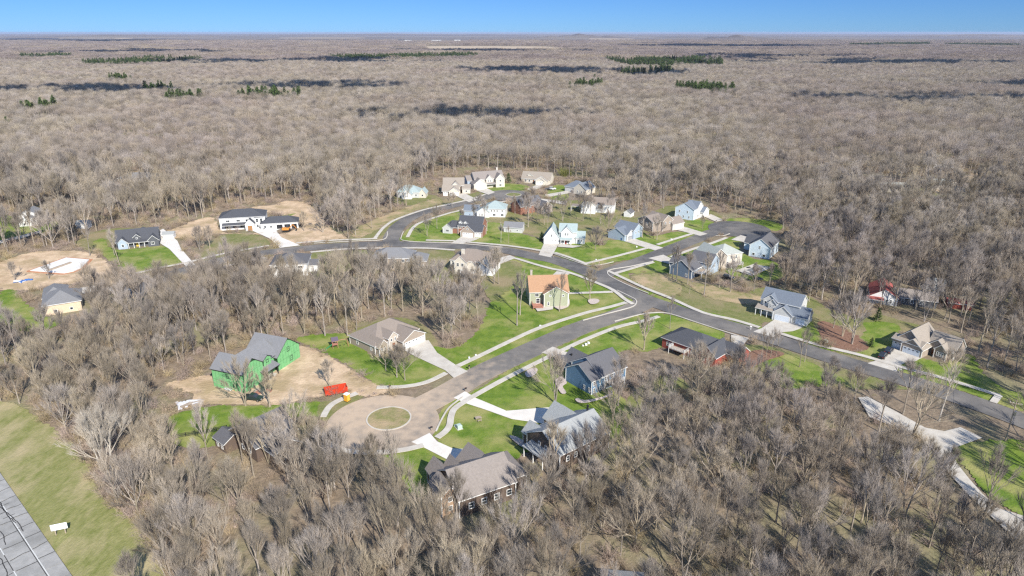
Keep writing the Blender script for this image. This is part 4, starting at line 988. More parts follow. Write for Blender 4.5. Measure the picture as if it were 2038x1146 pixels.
house('white two-storey mansion with dark hip roofs and three black garage doors', (-148.4, 335.5), 14, 'white', 'dark', [
    ('H', 0, 22, 2, 15, 0, 6.3, 'x', 3.0), ('G', 12.6, 17, -2, 5, 0, 3.6, 'y', 2.4), ('F', 17, 21.4, 1.2, 5, 0, 5.9, 'x', 0), ('H', 20, 38.4, -2.5, 7, 0, 3.3, 'x', 2.6)],
    sheds=[(1.5, 12.4, -.6, 2, 2.9, 3.7, 'f')], wins=[('f', 2, [4, 9, 13.4], 4.1, 1.9, 1.2), ('f', 1.2, [18.2, 20.2], 3.5, 1.4, 2.0), ('f', 2, [3, 7, 10.5], .8, 1.8, 1.5), ('f', 1.2, [18.2, 20.2], .8, 1.2, 1.6), ('f', -2.5, [22.2, 25], 1.0, 1.4, 1.4)],
    garages=[('f', -2.5, 29.2, 0, 2.9, 2.5, False), ('f', -2.5, 33, 0, 2.9, 2.5, False), ('f', -2.5, 36.4, 0, 2.6, 2.5, False)], doors=[('f', -2, 14.8, 2.2, 2.6, mat('oak_door', (0.34, 0.17, 0.07)))], gdoor=M['black'], trim=M['white'], pad=2)
house('charcoal ranch house with long white-posted porch and yellow door', (-183.4, 304.6), 22, 'charcoal', 'dark', [
    ('G', -1, 17, 2.5, 14, 0, 3.0, 'x', 4.2), ('G', 0, 4, 0.4, 7, 0, 3.0, 'y', 1.9, 'bluegrey'), ('G', 12.6, 17.2, .2, 8, 0, 3.0, 'y', 2.2), ('G', 6.6, 9.4, 2.6, 7, 3.2, 4.6, 'y', 1.2), ('H', 6, 14, 9, 18, 0, 3.2, 'y', 3.4)],
    sheds=[(3.6, 13, .4, 3, 2.5, 3.4, 'f')], posts=[(4.4, .4, 0, 2.5), (6.6, .4, 0, 2.5), (8.8, .4, 0, 2.5), (11, .4, 0, 2.5)], wins=[('f', 2.5, [5.4, 10.6], .8, 1.5, 1.3), ('f', .2, [14.6], .9, 1.5, 1.4), ('f', 2.6, [8], 3.6, .8, .9), ('f', .4, [2], .9, 1.2, 1.4)], doors=[('f', 2.5, 7.8, 1.1, 2.1, mat('yellow_door', (0.6, 0.4, 0.06)))], pad=2)
house('beige building with grey roof at the left end of the curved road', (-166.0, 225.6), 30, 'beige', 'grey', [
    ('H', -1, 10.6, 0, 14, 0, 3.8, 'y', 3.2), ('H', -1.4, 6, 10, 22, 0, 3.4, 'y', 2.8)], wins=[('f', 0, [2.6, 7.4], .8, 1.1, 1.1), ('l', -1, [4, 8], 1.0, 1.0, 1.2)], pad=2)
house('white house with two stacked gables at the far left edge', (-256.6, 345.1), 20, 'white', 'grey', [
    ('G', -1.5, 9, 4, 15, 0, 4.4, 'y', 2.8), ('G', 0, 9, -1, 6, 0, 2.8, 'y', 2.2)], wins=[('f', -1, [2.5, 6.5], .8, 1.0, 1.2)], group='houses beyond the left lots', pad=1.5)
house('white ranch with red shingle roof and red awning in the open wood', (134, 238), -24, 'white', 'rose', [
    ('G', 0, 9, 0, 14, 0, 3.0, 'y', 2.8, None, 'red'), ('G', 8, 22, 3, 11, 0, 2.8, 'x', 2.2, 'charcoal')], sheds=[(-1, 4, -2.4, 0, 2.3, 2.7, 'f', 'red')], wins=[('f', 0, [5.4, 6.8], .9, 1.0, 1.4), ('f', 3, [11, 14, 17], .9, 1.2, 1.3)], group='houses in the right-hand wood', pad=-1.5)
house('long low barn with pale roof in the right-hand wood', (226, 428), -3, 'cream', 'sage', [('G', 0, 27, 0, 9, 0, 3.2, 'x', 2.0)], wins=[('f', 0, [4, 9, 14, 19, 24], 1.0, 1.2, 1.0)], name='barn', cat='barn', group='houses in the right-hand wood', pad=-1.5)
house('pale green-roofed house with long porch right of the barn', (272, 430), -10, 'cream', 'sage', [('G', -4, 6, 4, 13, 0, 3.4, 'x', 2.8), ('G', 5, 13, 5, 14, 0, 3.4, 'y', 3.0), ('G', 12, 32, 2, 9, 0, 3.0, 'x', 1.8, None, 'brown')], wins=[('f', 2, [14, 17, 20, 23], .8, 1.1, 1.2)], group='houses in the right-hand wood', pad=-1.5)
house('small white house farthest up in the right-hand wood', (313, 512), -6, 'white', 'grey', [('G', 0, 18, 0, 9, 0, 3.0, 'x', 2.4)], wins=[('f', 0, [4, 9, 14], .9, 1.4, 1.2)], group='houses in the right-hand wood', pad=-1.5)
house('ranch with grey hip roof sunk in the left-hand wood', (-265, 456), 8, 'tan', 'grey', [('H', 0, 24, 0, 11, 0, 3.0, 'x', 2.8)], wins=[('f', 0, [5, 12, 19], .9, 1.4, 1.2)], group='houses beyond the left lots')
house('small building with pale grey roof at the bottom wood edge', (16.5, 98.5), -6, 'lightgrey', 'lightgrey', [('G', 0, 7.5, -6, 0.8, 0, 2.4, 'x', 1.4)], name='shed', cat='shed', group='sheds', pad=3.0)
house('grey shed with pitched roof between the brick house and the round tree', (-4.2, 334.5), -12, 'lightgrey', 'grey', [('G', 0, 9.5, 0, 6, 0, 2.8, 'x', 2.0)], name='shed', cat='shed', group='sheds', wins=[('f', 0, [2.5, 7], 1.0, .9, .8)])
house('small white gabled shed behind the blue-grey house', (61.5, 366), -30, 'white', 'charcoal', [('G', 0, 4, 0, 5, 0, 2.4, 'y', 1.5)], name='shed', cat='shed', group='sheds')
house('small white shed in the wood left of the charcoal ranch', (-224, 340), 10, 'white', 'lightgrey', [('G', 0, 5.5, 0, 5, 0, 2.6, 'x', 1.4)], name='shed', cat='shed', group='sheds')
house('white utility shed at the head of the ranch driveway', (-171, 322), 10, 'white', 'lightgrey', [('G', 0, 5, 0, 4, 0, 2.2, 'x', 1.0)], name='shed', cat='shed', group='sheds')
house('low white-roofed outbuilding in the open wood right of the red-roofed ranch', (163, 252), -25, 'lightgrey', 'lightgrey', [('G', 0, 9, 0, 6, 0, 2.8, 'x', 1.4)], name='shed', cat='shed', group='sheds')
house('red open shed among trunks right of the red-roofed ranch', (160, 233), -20, 'redbrick', 'red', [('G', 0, 8, 0, 4, 0, 2.2, 'x', 1.0)], name='shed', cat='shed', group='sheds', pad=-1)
for px, w_, lab in (((812, 82), 36, 'long white shed among far fields, leftmost of the far white buildings'), ((868, 82.2), 55, 'long white shed among far fields, second of the far white buildings'), ((910, 81.6), 36, 'long white shed among far fields, rightmost of the far white buildings')):
    g_ = G(*px)
    house(lab, g_, 0, 'white', 'lightgrey', [('G', -w_, w_, 0, 40, 0, 9, 'x', 6)], name='far_shed', cat='shed', group='far white buildings')
# kitchen-garden of details on roofs: skylight tarp on the orange roof, vents

# ---------------------------------------------------------------- the air and the clouds outside it
def haze_box():
    mb = MB(); mb.box(-60000, 60000, -60000, 60000, -1.0, 103.0)
    m = bpy.data.materials.new("haze_air"); m.use_nodes = True
    n, l = m.node_tree.nodes, m.node_tree.links
    n.clear()
    o = n.new("ShaderNodeOutputMaterial"); v = n.new("ShaderNodeVolumePrincipled")
    v.inputs["Color"].default_value = (0.60, 0.67, 0.86, 1)
    v.inputs["Density"].default_value = 0.000028
    l.new(v.outputs[0], o.inputs["Volume"])
    ob = mb.build('haze', m); ob["kind"] = 'stuff'
    return ob


haze_box()

M['cloud'] = mat('cloud_white', (0.8, 0.8, 0.8), (0.75, 0.75, 0.76), 0.01, 1.0)
# fair-weather clouds overhead, out of the frame; they shade parts of the far woods
CLOUDS = [((70, 189), 150, 45, 420), ((230, 190), 90, 30, 420), ((590, 182), 170, 38, 420), ((1010, 147), 120, 60, 520), ((1160, 152), 190, 85, 560), ((900, 243), 95, 26, 360), ((1010, 238), 70, 20, 360), ((1890, 207), 170, 30, 420), ((2030, 180), 90, 40, 420), ((430, 130), 180, 70, 560),
          ((700, 128), 260, 90, 600), ((1750, 132), 420, 120, 640), ((1480, 118), 300, 110, 640), ((200, 82), 1100, 420, 1200), ((620, 79), 1300, 420, 1300), ((1430, 74), 900, 500, 1500), ((60, 77), 900, 500, 1300), ((1500, 95), 700, 250, 1000), ((950, 106), 420, 130, 800), ((330, 107), 420, 130, 800)]
cb = MB()
crr = random.Random(3)
ico = bmesh.new(); bmesh.ops.create_icosphere(ico, subdivisions=2, radius=1.0)
ico_v = [v.co.copy() for v in ico.verts]; ico_f = [tuple(v.index for v in f.verts) for f in ico.faces]; ico.free()
for px, rx, ry, hz in CLOUDS:
    rx, ry = rx * 1.25, ry * 1.75
    gx, gy = G(*px); off = hz / math.tan(R(SUN_EL))
    cx, cy = gx + math.cos(R(SUN_AZ)) * off, gy + math.sin(R(SUN_AZ)) * off
    for k in range(24):
        x, y = cx + crr.gauss(0, .42) * rx, cy + crr.gauss(0, .42) * ry
        sx_, sy_, sz_ = rx * crr.uniform(.06, .26), ry * crr.uniform(.10, .30), min(rx, ry) * crr.uniform(.12, .3)
        i = len(cb.v)
        for v in ico_v:
            w = 1 + 0.16 * math.sin(v.x * 7 + k) * math.cos(v.y * 6 + k)
            cb.v.append((x + v.x * sx_ * w, y + v.y * sy_ * w, hz + max(v.z, -.3) * sz_ * w))
        cb.f += [tuple(i + t for t in f) for f in ico_f]; cb.m += [0] * len(ico_f)
co = cb.build('clouds', M['cloud']); co["kind"] = 'stuff'

# ---------------------------------------------------------------- the poured foundation on the left lot
def fnd():
    P = [G(*q) for q in [(60, 540), (132, 514), (178, 518), (163, 534), (147, 541), (128, 545), (98, 543)]]
    c = (sum(p[0] for p in P) / len(P), sum(p[1] for p in P) / len(P))
    r = empty('house_foundation', (c[0], c[1], 0)); tag(r, 'bare white house foundation on the dirt lot at the left', 'foundation')
    L = [(p[0] - c[0], p[1] - c[1]) for p in P]
    if sum(L[i][0] * L[(i + 1) % len(L)][1] - L[(i + 1) % len(L)][0] * L[i][1] for i in range(len(L))) < 0: L = L[::-1]
    mb = MB(); mb.prism(L, 0.1, 0.45); mb.build('slab', mat('white_concrete', (0.72, 0.70, 0.66), (0.62, 0.60, 0.56), 0.3, .9), r)
    red = mat('red_clay', (0.40, 0.17, 0.085), (0.48, 0.25, 0.14), .4, .95)
    for i in range(len(L)):
        a, b = Vector(L[i]), Vector(L[(i + 1) % len(L)]); d = (b - a).normalized(); n_ = Vector((d.y, -d.x))
        q = MB(); q.prism([tuple(a - d * .6), tuple(a + n_ * 1.3 - d * .6), tuple(b + n_ * 1.3 + d * .6), tuple(b + d * .6)], .05, .22 + .005 * i); q.build('soil_berm', red, r)
    a, b = G(97, 541), G(142, 525)
    d = (Vector(b) - Vector(a)).normalized(); n_ = Vector((-d.y, d.x)) * .5; A, B = Vector(a) - Vector(c), Vector(b) - Vector(c)
    q = MB(); q.prism([tuple(A - n_), tuple(B - n_), tuple(B + n_), tuple(A + n_)], .46, 1.0); q.build('stem_wall', M['wood'], r)


fnd()

# ---------------------------------------------------------------- vehicles
def loft(secs, m=0):
    """skin a list of equal-length closed sections"""
    mb = MB(); n = len(secs[0])
    for s in secs: mb.v += [tuple(p) for p in s]
    for j in range(len(secs) - 1):
        for k in range(n):
            a = j * n; mb.f.append((a + k, a + (k + 1) % n, a + n + (k + 1) % n, a + n + k)); mb.m.append(m)
    mb.f += [tuple(range(n))[::-1], tuple((len(secs) - 1) * n + k for k in range(n))]; mb.m += [m, m]
    return mb


def side_shape(prof, half, inset=0.10):
    """a side profile (x,z) given a rounded width"""
    secs = []
    for y, k in ((-half, .93), (-half + inset, 1.0), (half - inset, 1.0), (half, .93)):
        zm = min(p[1] for p in prof); secs.append([(p[0] * (1 if abs(y) < half else .985), y, zm + (p[1] - zm) * k) for p in prof])
    return loft(secs)


def car(name, label, cat, xy, ang, paint, kind='suv', group='parked vehicles'):
    r = empty(name, (xy[0], xy[1], 0.27), R(ang)); tag(r, label, cat, group)
    if kind == 'suv':
        body = [(-2.3, .38), (2.3, .38), (2.34, .7), (2.25, .95), (1.1, 1.06), (-2.28, 1.06), (-2.34, .7)]
        cab = [(-2.22, 1.05), (1.05, 1.05), (.35, 1.68), (-1.95, 1.72)]
    elif kind == 'pickup':
        body = [(-2.8, .5), (2.75, .5), (2.8, .8), (2.7, 1.12), (1.3, 1.2), (-2.75, 1.16), (-2.8, .8)]
        cab = [(-.9, 1.17), (1.35, 1.17), (.6, 1.85), (-.7, 1.87)]
    else:
        body = [(-2.25, .32), (2.25, .32), (2.3, .6), (2.15, .8), (1.0, .92), (-1.4, .95), (-2.22, .88), (-2.28, .6)]
        cab = [(-1.75, .92), (1.0, .91), (.3, 1.40), (-1.0, 1.43)]
    side_shape(body, .93).build('body', paint, r)
    side_shape([(p[0], p[1]) for p in cab], .80, .14).build('window', M['glass'], r)
    zt = max(p[1] for p in cab); x0, x1 = cab[3][0] + .08, cab[2][0] - .05
    q = MB(); q.box(x0, x1, -.66, .66, zt - .03, zt + .04); q.build('roof', paint, r)
    if kind == 'pickup':
        q = MB(); q.box(-2.6, -1.0, -.72, .72, 1.10, 1.20); q.build('cargo_bed', M['black'], r)
    for sx_ in (1.45 if kind != 'pickup' else 1.8, -1.4 if kind != 'pickup' else -1.7):
        for sy in (-.86, .86):
            w = MB(); w.tube((0, -.11, 0), (0, .11, 0), .36, .36, 14); wo_ = w.build('wheel', M['tyre'], r, (sx_, sy, .36))
            h = MB(); h.tube((0, -.13, 0), (0, .13, 0), .2, .2, 10); h.build('rim', M['steel'], wo_)
    xf = max(p[0] for p in body)
    for sy in (-.62, .62):
        q = MB(); q.box(xf - .1, xf + .01, sy - .2, sy + .2, .72, .88); q.build('headlight', M['white'], r)
        q = MB(); q.box(-xf - .01, -xf + .08, sy - .18, sy + .18, .75, .92); q.build('tail_light', door_red, r)
    return r


pt_black = mat('black_car_paint', (0.012, 0.013, 0.016), None, rough=0.25, spec=0.6)
pt_navy = mat('navy_car_paint', (0.015, 0.02, 0.035), None, rough=0.25, spec=0.6)
pt_green = mat('dark_green_paint', (0.02, 0.035, 0.03), None, rough=0.3, spec=0.5)
pt_silver = mat('silver_paint', (0.45, 0.46, 0.47), None, rough=0.3, spec=0.5)
pt_white = mat('white_car_paint', (0.72, 0.72, 0.72), None, rough=0.3, spec=0.5)
car('parked_car', 'black suv parked nearest the footpath on the tan garage driveway', 'car', G(1756, 712), 48, pt_black)
car('parked_car', 'dark navy suv parked behind the black one, nearer the garage', 'car', G(1768, 702), 48, pt_navy)
car('pickup_truck', 'dark green pickup parked below the green house under construction', 'truck', G(505, 797), -12, pt_green, 'pickup')
car('parked_car', 'dark car parked at the mansion driveway, out in the open', 'car', G(525, 456), -60, pt_black, 'sedan')
car('parked_car', 'black car parked by the mansion wing, beside the first garage door', 'car', G(533, 449), 15, pt_black, 'suv')
car('parked_car', 'black car parked in front of the middle mansion garage door', 'car', G(545, 451), 100, pt_navy, 'suv')
car('parked_car', 'white and black car on the far turning circle driveway', 'car', G(1099, 378), 10, pt_white, 'suv')
car('parked_car', 'dark car in the shade on the far turning circle driveway', 'car', G(1091, 379), 10, pt_black, 'sedan')
car('parked_car', 'dark car parked behind the dark blue-grey house stairs', 'car', G(1449, 556), -35, pt_black, 'suv')
car('parked_car', 'silver car parked at the pale driveway of the far garage house', 'car', G(1352, 456), -30, pt_silver, 'sedan') if False else None


def excavator(xy, ang):
    r = empty('excavator', (xy[0], xy[1], .16), R(ang)); tag(r, 'orange tracked excavator on the bare soil beside the mansion driveway', 'excavator')
    org = mat('machine_orange', (0.62, 0.27, 0.05), (0.5, 0.2, 0.04), 1, .5)
    for sy in (-1.0, 1.0):
        t = side_shape([(-1.9, .1), (1.9, .1), (2.2, .45), (1.9, .85), (-1.9, .85), (-2.2, .45)], .3, .04); q = t.build('track', M['tyre'], r, (0, sy, 0))
    q = MB(); q.box(-1.9, 1.4, -1.15, 1.15, .95, 2.0); q.build('engine_housing', org, r)
    side_shape([(.1, 2.0), (1.5, 2.0), (1.35, 3.0), (.2, 3.0)], .45).build('cab', M['glass'], r, (0, .6, 0))
    b = MB(); b.tube((1.3, -.3, 1.6), (3.6, -.3, 3.6), .22, .18, 6); b.build('boom', org, r)
    b = MB(); b.tube((3.6, -.3, 3.6), (5.2, -.3, 1.5), .17, .12, 6); b.build('arm', org, r)
    b = loft([[(4.8, -.75, 1.5), (5.6, -.75, 1.4), (5.4, -.75, .7), (4.7, -.75, .8)], [(4.8, .15, 1.5), (5.6, .15, 1.4), (5.4, .15, .7), (4.7, .15, .8)]]); b.build('bucket', M['black'], r)


excavator(G(570, 461), 8)

# ---------------------------------------------------------------- dumpster, toilet, sign, pole
def dumpster():
    a, b = G(650, 789), G(690, 781)
    ang = math.atan2(b[1] - a[1], b[0] - a[0])
    c = G(669, 782)
    r = empty('dumpster', (c[0], c[1], .17), ang); tag(r, 'long orange-red open dumpster on the dirt lot', 'dumpster')
    red = mat('dumpster_red', (0.56, 0.050, 0.016), (0.42, 0.035, 0.012), 0.8, .55); ins = mat('rusty_inside', (0.17, 0.06, 0.04), (0.10, 0.05, 0.04), 1.2, .9)
    L, Wd, H = 3.1, 1.2, 1.7
    q = MB()
    q.box(-L, L, -Wd, -Wd + .08, .15, H); q.build('side_wall', red, r)
    q = MB(); q.box(-L, L, Wd - .08, Wd, .15, H); q.build('side_wall', red, r)
    for x in (-L, L - .08):
        q = MB(); q.box(x + .002, x + .078, -Wd + .082, Wd - .082, .15, H - .01); q.build('end_wall', red, r)
    q = MB(); q.box(-L + .082, L - .082, -Wd + .082, Wd - .082, .15, .3); q.build('floor', ins, r)
    for sy in (-Wd - .05, Wd - .02):
        for k in range(8):
            x = -L + .2 + k * (2 * L - .4) / 7; q = MB(); q.box(x - .06, x + .06, sy, sy + .07, .2, H - .05); q.build('rib', red, r)
        q = MB(); q.box(-L - .02, L + .02, sy - .01, sy + .08, H - .03, H + .08); q.build('rim', red, r)
    for x in (-L + .5, L - .5):
        q = MB(); q.tube((0, -Wd, 0), (0, Wd, 0), .15, .15, 10); q.build('roller', M['black'], r, (x, 0, .15))


dumpster()


def toilet():
    c = G(691, 798)
    r = empty('portable_toilet', (c[0], c[1], .1), R(60)); tag(r, 'yellow-orange portable toilet with white roof beside the orange dumpster', 'toilet')
    y = mat('toilet_orange', (0.70, 0.36, 0.03), (0.62, 0.3, 0.03), 1, .5)
    q = MB(); q.box(-.6, .6, -.6, .6, .1, 2.1); q.build('cabin', y, r)
    q = MB(); q.box(-.42, .42, -.66, -.602, .2, 1.95); d = q.build('door', mat('toilet_door', (0.74, 0.42, 0.06)), r)
    q = MB(); q.box(.28, .36, -.70, -.662, 1.0, 1.2); q.build('handle', M['black'], d)
    loft([[(-.66, -.66, 2.1), (.66, -.66, 2.1), (.66, .66, 2.1), (-.66, .66, 2.1)], [(-.5, -.5, 2.38), (.5, -.5, 2.38), (.5, .5, 2.38), (-.5, .5, 2.38)]]).build('roof', M['white'], r)
    q = MB(); q.tube((.35, .45, 2.2), (.35, .45, 2.75), .06, .06, 8); q.build('vent_pipe', M['black'], r)
    q = MB(); q.box(-.7, .7, -.7, .7, 0, .1); q.build('skid', M['black'], r)


toilet()


def road_sign():
    a, b = G(115, 1065), G(129, 1063)
    c = ((a[0] + b[0]) / 2, (a[1] + b[1]) / 2); ang = math.atan2(b[1] - a[1], b[0] - a[0]) + .12
    r = empty('road_sign', (c[0], c[1], 0.02), ang); tag(r, 'blank white sign board on two wooden posts in the highway verge', 'sign')
    for x in (-.85, .85):
        q = MB(); q.box(x - .08, x + .08, -.08, .08, -.2, 2.2); q.build('post', M['wood'], r)
    q = MB(); q.box(-1.45, 1.45, -.13, -.082, 1.35, 2.75); q.build('sign_panel', mat('sign_white', (0.80, 0.82, 0.86)), r)
    q = MB(); q.box(-1.4, 1.4, -.081, -.03, 1.6, 1.7); q.build('stiffener', M['steel'], r)
    q = MB(); q.box(-1.4, 1.4, -.081, -.03, 2.35, 2.45); q.build('stiffener', M['steel'], r)


road_sign()


def power_pole():
    c = G(2000, 878)
    r = empty('power_pole', (c[0], c[1], 0), R(-30)); tag(r, 'wooden power pole with crossarm and transformer at the road corner', 'pole')
    q = MB(); q.tube((0, 0, -.5), (0, 0, 11.5), .17, .11, 10); q.build('pole', M['wood'], r)
    q = MB(); q.box(-1.3, 1.3, -.06, .06, 10.6, 10.75); ca = q.build('crossarm', M['wood'], r)
    for x in (-1.15, -.5, .5, 1.15):
        q = MB(); q.tube((0, 0, 0), (0, 0, .22), .06, .04, 8); q.build('insulator', M['white'], ca, (x, 0, 10.75))
    q = MB(); q.tube((.38, 0, 7.4), (.38, 0, 8.5), .24, .24, 12); q.build('transformer', M['steel'], r)
    for x in (-1.15, 1.15):
        mb = MB(); pts = [(x, t * 2.2, 10.95 - .004 * (t * 2.2) * (26 - t * 2.2)) for t in range(13)] if True else []
        for i in range(len(pts) - 1): mb.tube(pts[i], pts[i + 1], .02, .02, 4, cap=False)
        mb.build('wire', M['black'], r)
    mb = MB(); mb.tube((0, 0, 7.2), (7.5, 9.0, 5.6), .018, .018, 4, cap=False); mb.build('wire', M['black'], r)


power_pole()


def mailbox(px, ang, label, white=False):
    c = G(*px); r = empty('mailbox', (c[0], c[1], .1), R(ang)); tag(r, label, 'mailbox', 'mailboxes')
    q = MB(); q.box(-.07, .07, -.07, .07, -.3, 1.1); q.build('post', M['white'] if white else M['wood'], r)
    mb = MB(); n = 7
    prof = [(-.16, 1.1), (.16, 1.1)] + [(.16 * math.cos(t), 1.3 + .16 * math.sin(t)) for t in np.linspace(0, math.pi, n)]
    loft([[(-.3, p[0], p[1]) for p in prof], [(.3, p[0], p[1]) for p in prof]]).build('box', M['white'] if white else M['black'], r)
    q = MB(); q.box(-.05, .05, .162, .19, 1.3, 1.55); q.build('flag', door_red, r)


for px, a, l, w in (((859, 859), 30, 'black mailbox by the driveway mouth at the right of the turning circle', False), ((927, 781), 40, 'black mailbox beside the pale grey roofed house driveway', False), ((776, 776), 10, 'black mailbox beside the footpath end by the dirt lot', False), ((1790, 743), -30, 'mailbox with white post beside the tan garage driveway', True), ((1494, 657), -30, 'white mailbox beside the blue-white garage driveway', True),
                    ((934, 736), 40, 'mailbox where the paver driveway meets the road', False), ((1101, 513), 0, 'mailbox at the foot of the white farmhouse driveway', False), ((1425, 444), 0, 'black mailbox beside the pale blue house driveway', False)):
    mailbox(px, a, l, w)


def utility_box(px, s, m, label):
    c = G(*px); r = empty('utility_box', (c[0], c[1], .05), R(rng.uniform(0, 60))); tag(r, label, 'utility box', 'utility boxes')
    q = MB(); q.box(-s * .6, s * .6, -s * .6, s * .6, 0, .1); q.build('pad', M['concrete'], r)
    side_shape([(-s * .5, .1), (s * .5, .1), (s * .5, s * .75), (s * .35, s * .9), (-s * .5, s * .9)], s * .45, .03).build('cabinet', m, r)


ubg = mat('pale_green_metal', (0.42, 0.52, 0.46), (0.38, 0.47, 0.42), 1, .5)
for px, s, m, l in (((914, 853), 1.3, ubg, 'pale green transformer box on the lawn inside the path curve'), ((907, 849), .6, ubg, 'small green pedestal left of the transformer box inside the path curve'), ((1166, 687), .7, M['white'], 'white pedestal by the path above the blue house, middle one'), ((1171, 684), .7, M['white'], 'white pedestal by the path above the blue house, right one'), ((1160, 689), .5, M['white'], 'small white pedestal by the path above the blue house, left one'),
                    ((934, 713), .5, M['white'], 'white pedestal on the lawn above the footpath, left one'), ((947, 708), .5, M['white'], 'white pedestal on the lawn above the footpath, right one'), ((1075, 650), .6, M['white'], 'white pedestal touching the footpath below the green-sided house'), ((1336, 478), .8, M['white'], 'white cabinet on the lawn before the tan two-storey house'), ((1186, 518), .6, M['white'], 'white pedestal at the corner lawn of the white farmhouse'), ((1643, 682), 1.1, ubg, 'green utility cabinet beside the footpath among brush'), ((1267, 492), .6, M['white'], 'white pedestal by the path below the blue-grey house')):
    utility_box(px, s, m, l)


# ---------------------------------------------------------------- play set, fence, lamp posts, site litter
def playset():
    c = G(667, 692); r = empty('play_set', (c[0], c[1], 0), R(25)); tag(r, 'wooden play tower with swing beam on the lawn beside the dirt lot', 'play set')
    for x in (-.8, .8):
        for y in (-.8, .8):
            q = MB(); q.box(x - .06, x + .06, y - .06, y + .06, 0, 2.8); q.build('post', M['redwood'], r)
    q = MB(); q.box(-.9, .9, -.9, .9, 1.3, 1.4); q.build('platform', M['redwood'], r)
    gable_roof(-.9, .9, -.9, .9, 2.8, .9, 'x', .2, .2, .1).build('roof', [mat('purple_canopy', (0.10, 0.08, 0.11)), M['redwood']], r)
    q = MB(); q.tube((.8, 0, 2.4), (4.0, 0, 2.4), .08, .08, 6); q.build('swing_beam', M['redwood'], r)
    for y in (-1.0, 1.0):
        q = MB(); q.tube((4.0, 0, 2.4), (4.2, y, 0), .06, .06, 6); q.build('leg', M['redwood'], r)
    for x in (1.8, 3.0):
        for dx in (-.2, .2):
            q = MB(); q.tube((x + dx, 0, 2.4), (x + dx, 0, .6), .015, .015, 4); q.build('chain', M['steel'], r)
        q = MB(); q.box(x - .24, x + .24, -.1, .1, .56, .6); q.build('seat', M['black'], r)
    q = loft([[(-.9, -.3, 1.4), (-.9, .3, 1.4), (-.9, .3, 1.33), (-.9, -.3, 1.33)], [(-3.0, -.3, .15), (-3.0, .3, .15), (-3.0, .3, .08), (-3.0, -.3, .08)]]); q.build('slide', mat('green_plastic', (0.05, 0.3, 0.1)), r)


playset()


def fence(pts_px, label, h=1.3):
    P = [Vector((*G(*p), 0)) for p in pts_px]; r = empty('fence', P[0]); tag(r, label, 'fence'); o0 = P[0]
    pm = MB(); pm.box(-.06, .06, -.06, .06, 0, h); pme = pm.mesh('fence_post')
    for i in range(len(P) - 1):
        a, b = P[i] - o0, P[i + 1] - o0; n = max(1, int((b - a).length / 2.4))
        for k in range(n + (i == len(P) - 2)): link('post', pme, M['black'], r, a.lerp(b, k / n))
        d = (b - a).normalized(); nn = Vector((-d.y, d.x, 0)) * .03
        for z in (.25, .65, 1.08):
            q = MB(); q.prism([tuple((a - nn)[:2]), tuple((b - nn)[:2]), tuple((b + nn)[:2]), tuple((a + nn)[:2])], z, z + .1); q.build('rail', M['black'], r)


fence([(335, 876), (370, 869), (410, 863), (452, 854)], 'black post and rail fence across the green strip beside the hidden dark house')


def lamp(px, label, h=6.0):
    c = G(*px); r = empty('street_lamp', (c[0], c[1], .05), R(-40)); tag(r, label, 'street lamp', 'street lamps')
    q = MB(); q.tube((0, 0, 0), (0, 0, h), .09, .06, 8); q.build('pole', M['wood'], r)
    q = MB(); q.tube((0, 0, h - .1), (.7, 0, h + .15), .04, .03, 6); q.build('arm', M['black'], r)
    side_shape([(.5, h + .1), (1.0, h + .1), (.95, h + .25), (.55, h + .25)], .12, .03).build('lamp_head', M['steel'], r)


lamp((1464, 437), 'thin street lamp behind the right-hand turning circle'); lamp((1372, 585), 'thin street lamp on the rough grass beside the footpath', 5)
lamp((942, 434), 'thin street lamp behind the brick house by the road bend', 5); lamp((1172, 395), 'white-topped pole right of the far blue-grey roofed house', 7)


def heap(name, px, s, n, m, label, cat, flat=.35, sz=.5):
    c = G(*px); rr = random.Random(px[0]); r = empty(name, (c[0], c[1], .17)); tag(r, label, cat)
    for k in range(n):
        a, q = rr.uniform(0, 6.28), math.sqrt(rr.random()) * s
        w, l_, h = rr.uniform(.2, sz), rr.uniform(.4, sz * 2.6), rr.uniform(.05, flat)
        b = MB(); b.box(-l_, l_, -w, w, 0, h); o = b.build('sheet', m if isinstance(m, bpy.types.Material) else m[k % len(m)], r, (math.cos(a) * q * 1.5, math.sin(a) * q, .02 * k), rr.uniform(0, 3.1)); o.rotation_euler[0] = rr.uniform(-.12, .12)


wht = mat('white_wrap', (0.75, 0.75, 0.76), (0.62, 0.63, 0.66), 1, .6)
heap('building_waste', (376, 804), 2.3, 13, [wht, wht, M['wood']], 'white heap of wrapping and board waste at the left edge of the dirt lot', 'waste heap', .3, .8)
heap('material_stack', (478, 771), 2.6, 16, [M['wood'], wht, mat('osb', (0.5, 0.36, 0.2))], 'scattered boards against the left end of the green house', 'boards', .3, .7)
heap('material_stack', (522, 779), 1.6, 9, [M['redwood'], M['wood']], 'small pile of boards right of the parked pickup', 'boards', .3, .5)
heap('material_stack', (520, 752), 3.0, 12, [wht, M['concrete']], 'pale concrete forms lying in front of the green house porch', 'forms', .12, 1.0)
heap('tarp_pile', (44, 560), 1.8, 8, [wht, mat('blue_tarp', (0.05, 0.15, 0.42))], 'blue and white tarped pile at the left edge of the bare lot', 'tarp pile', .5, .8)
heap('blue_tarp_pile', (1697, 447), 1.6, 7, [mat('bright_blue_tarp', (0.04, 0.10, 0.55))], 'bright blue tarp in the grey wood above the arrow-straight trunks', 'tarp pile', .5, .8)

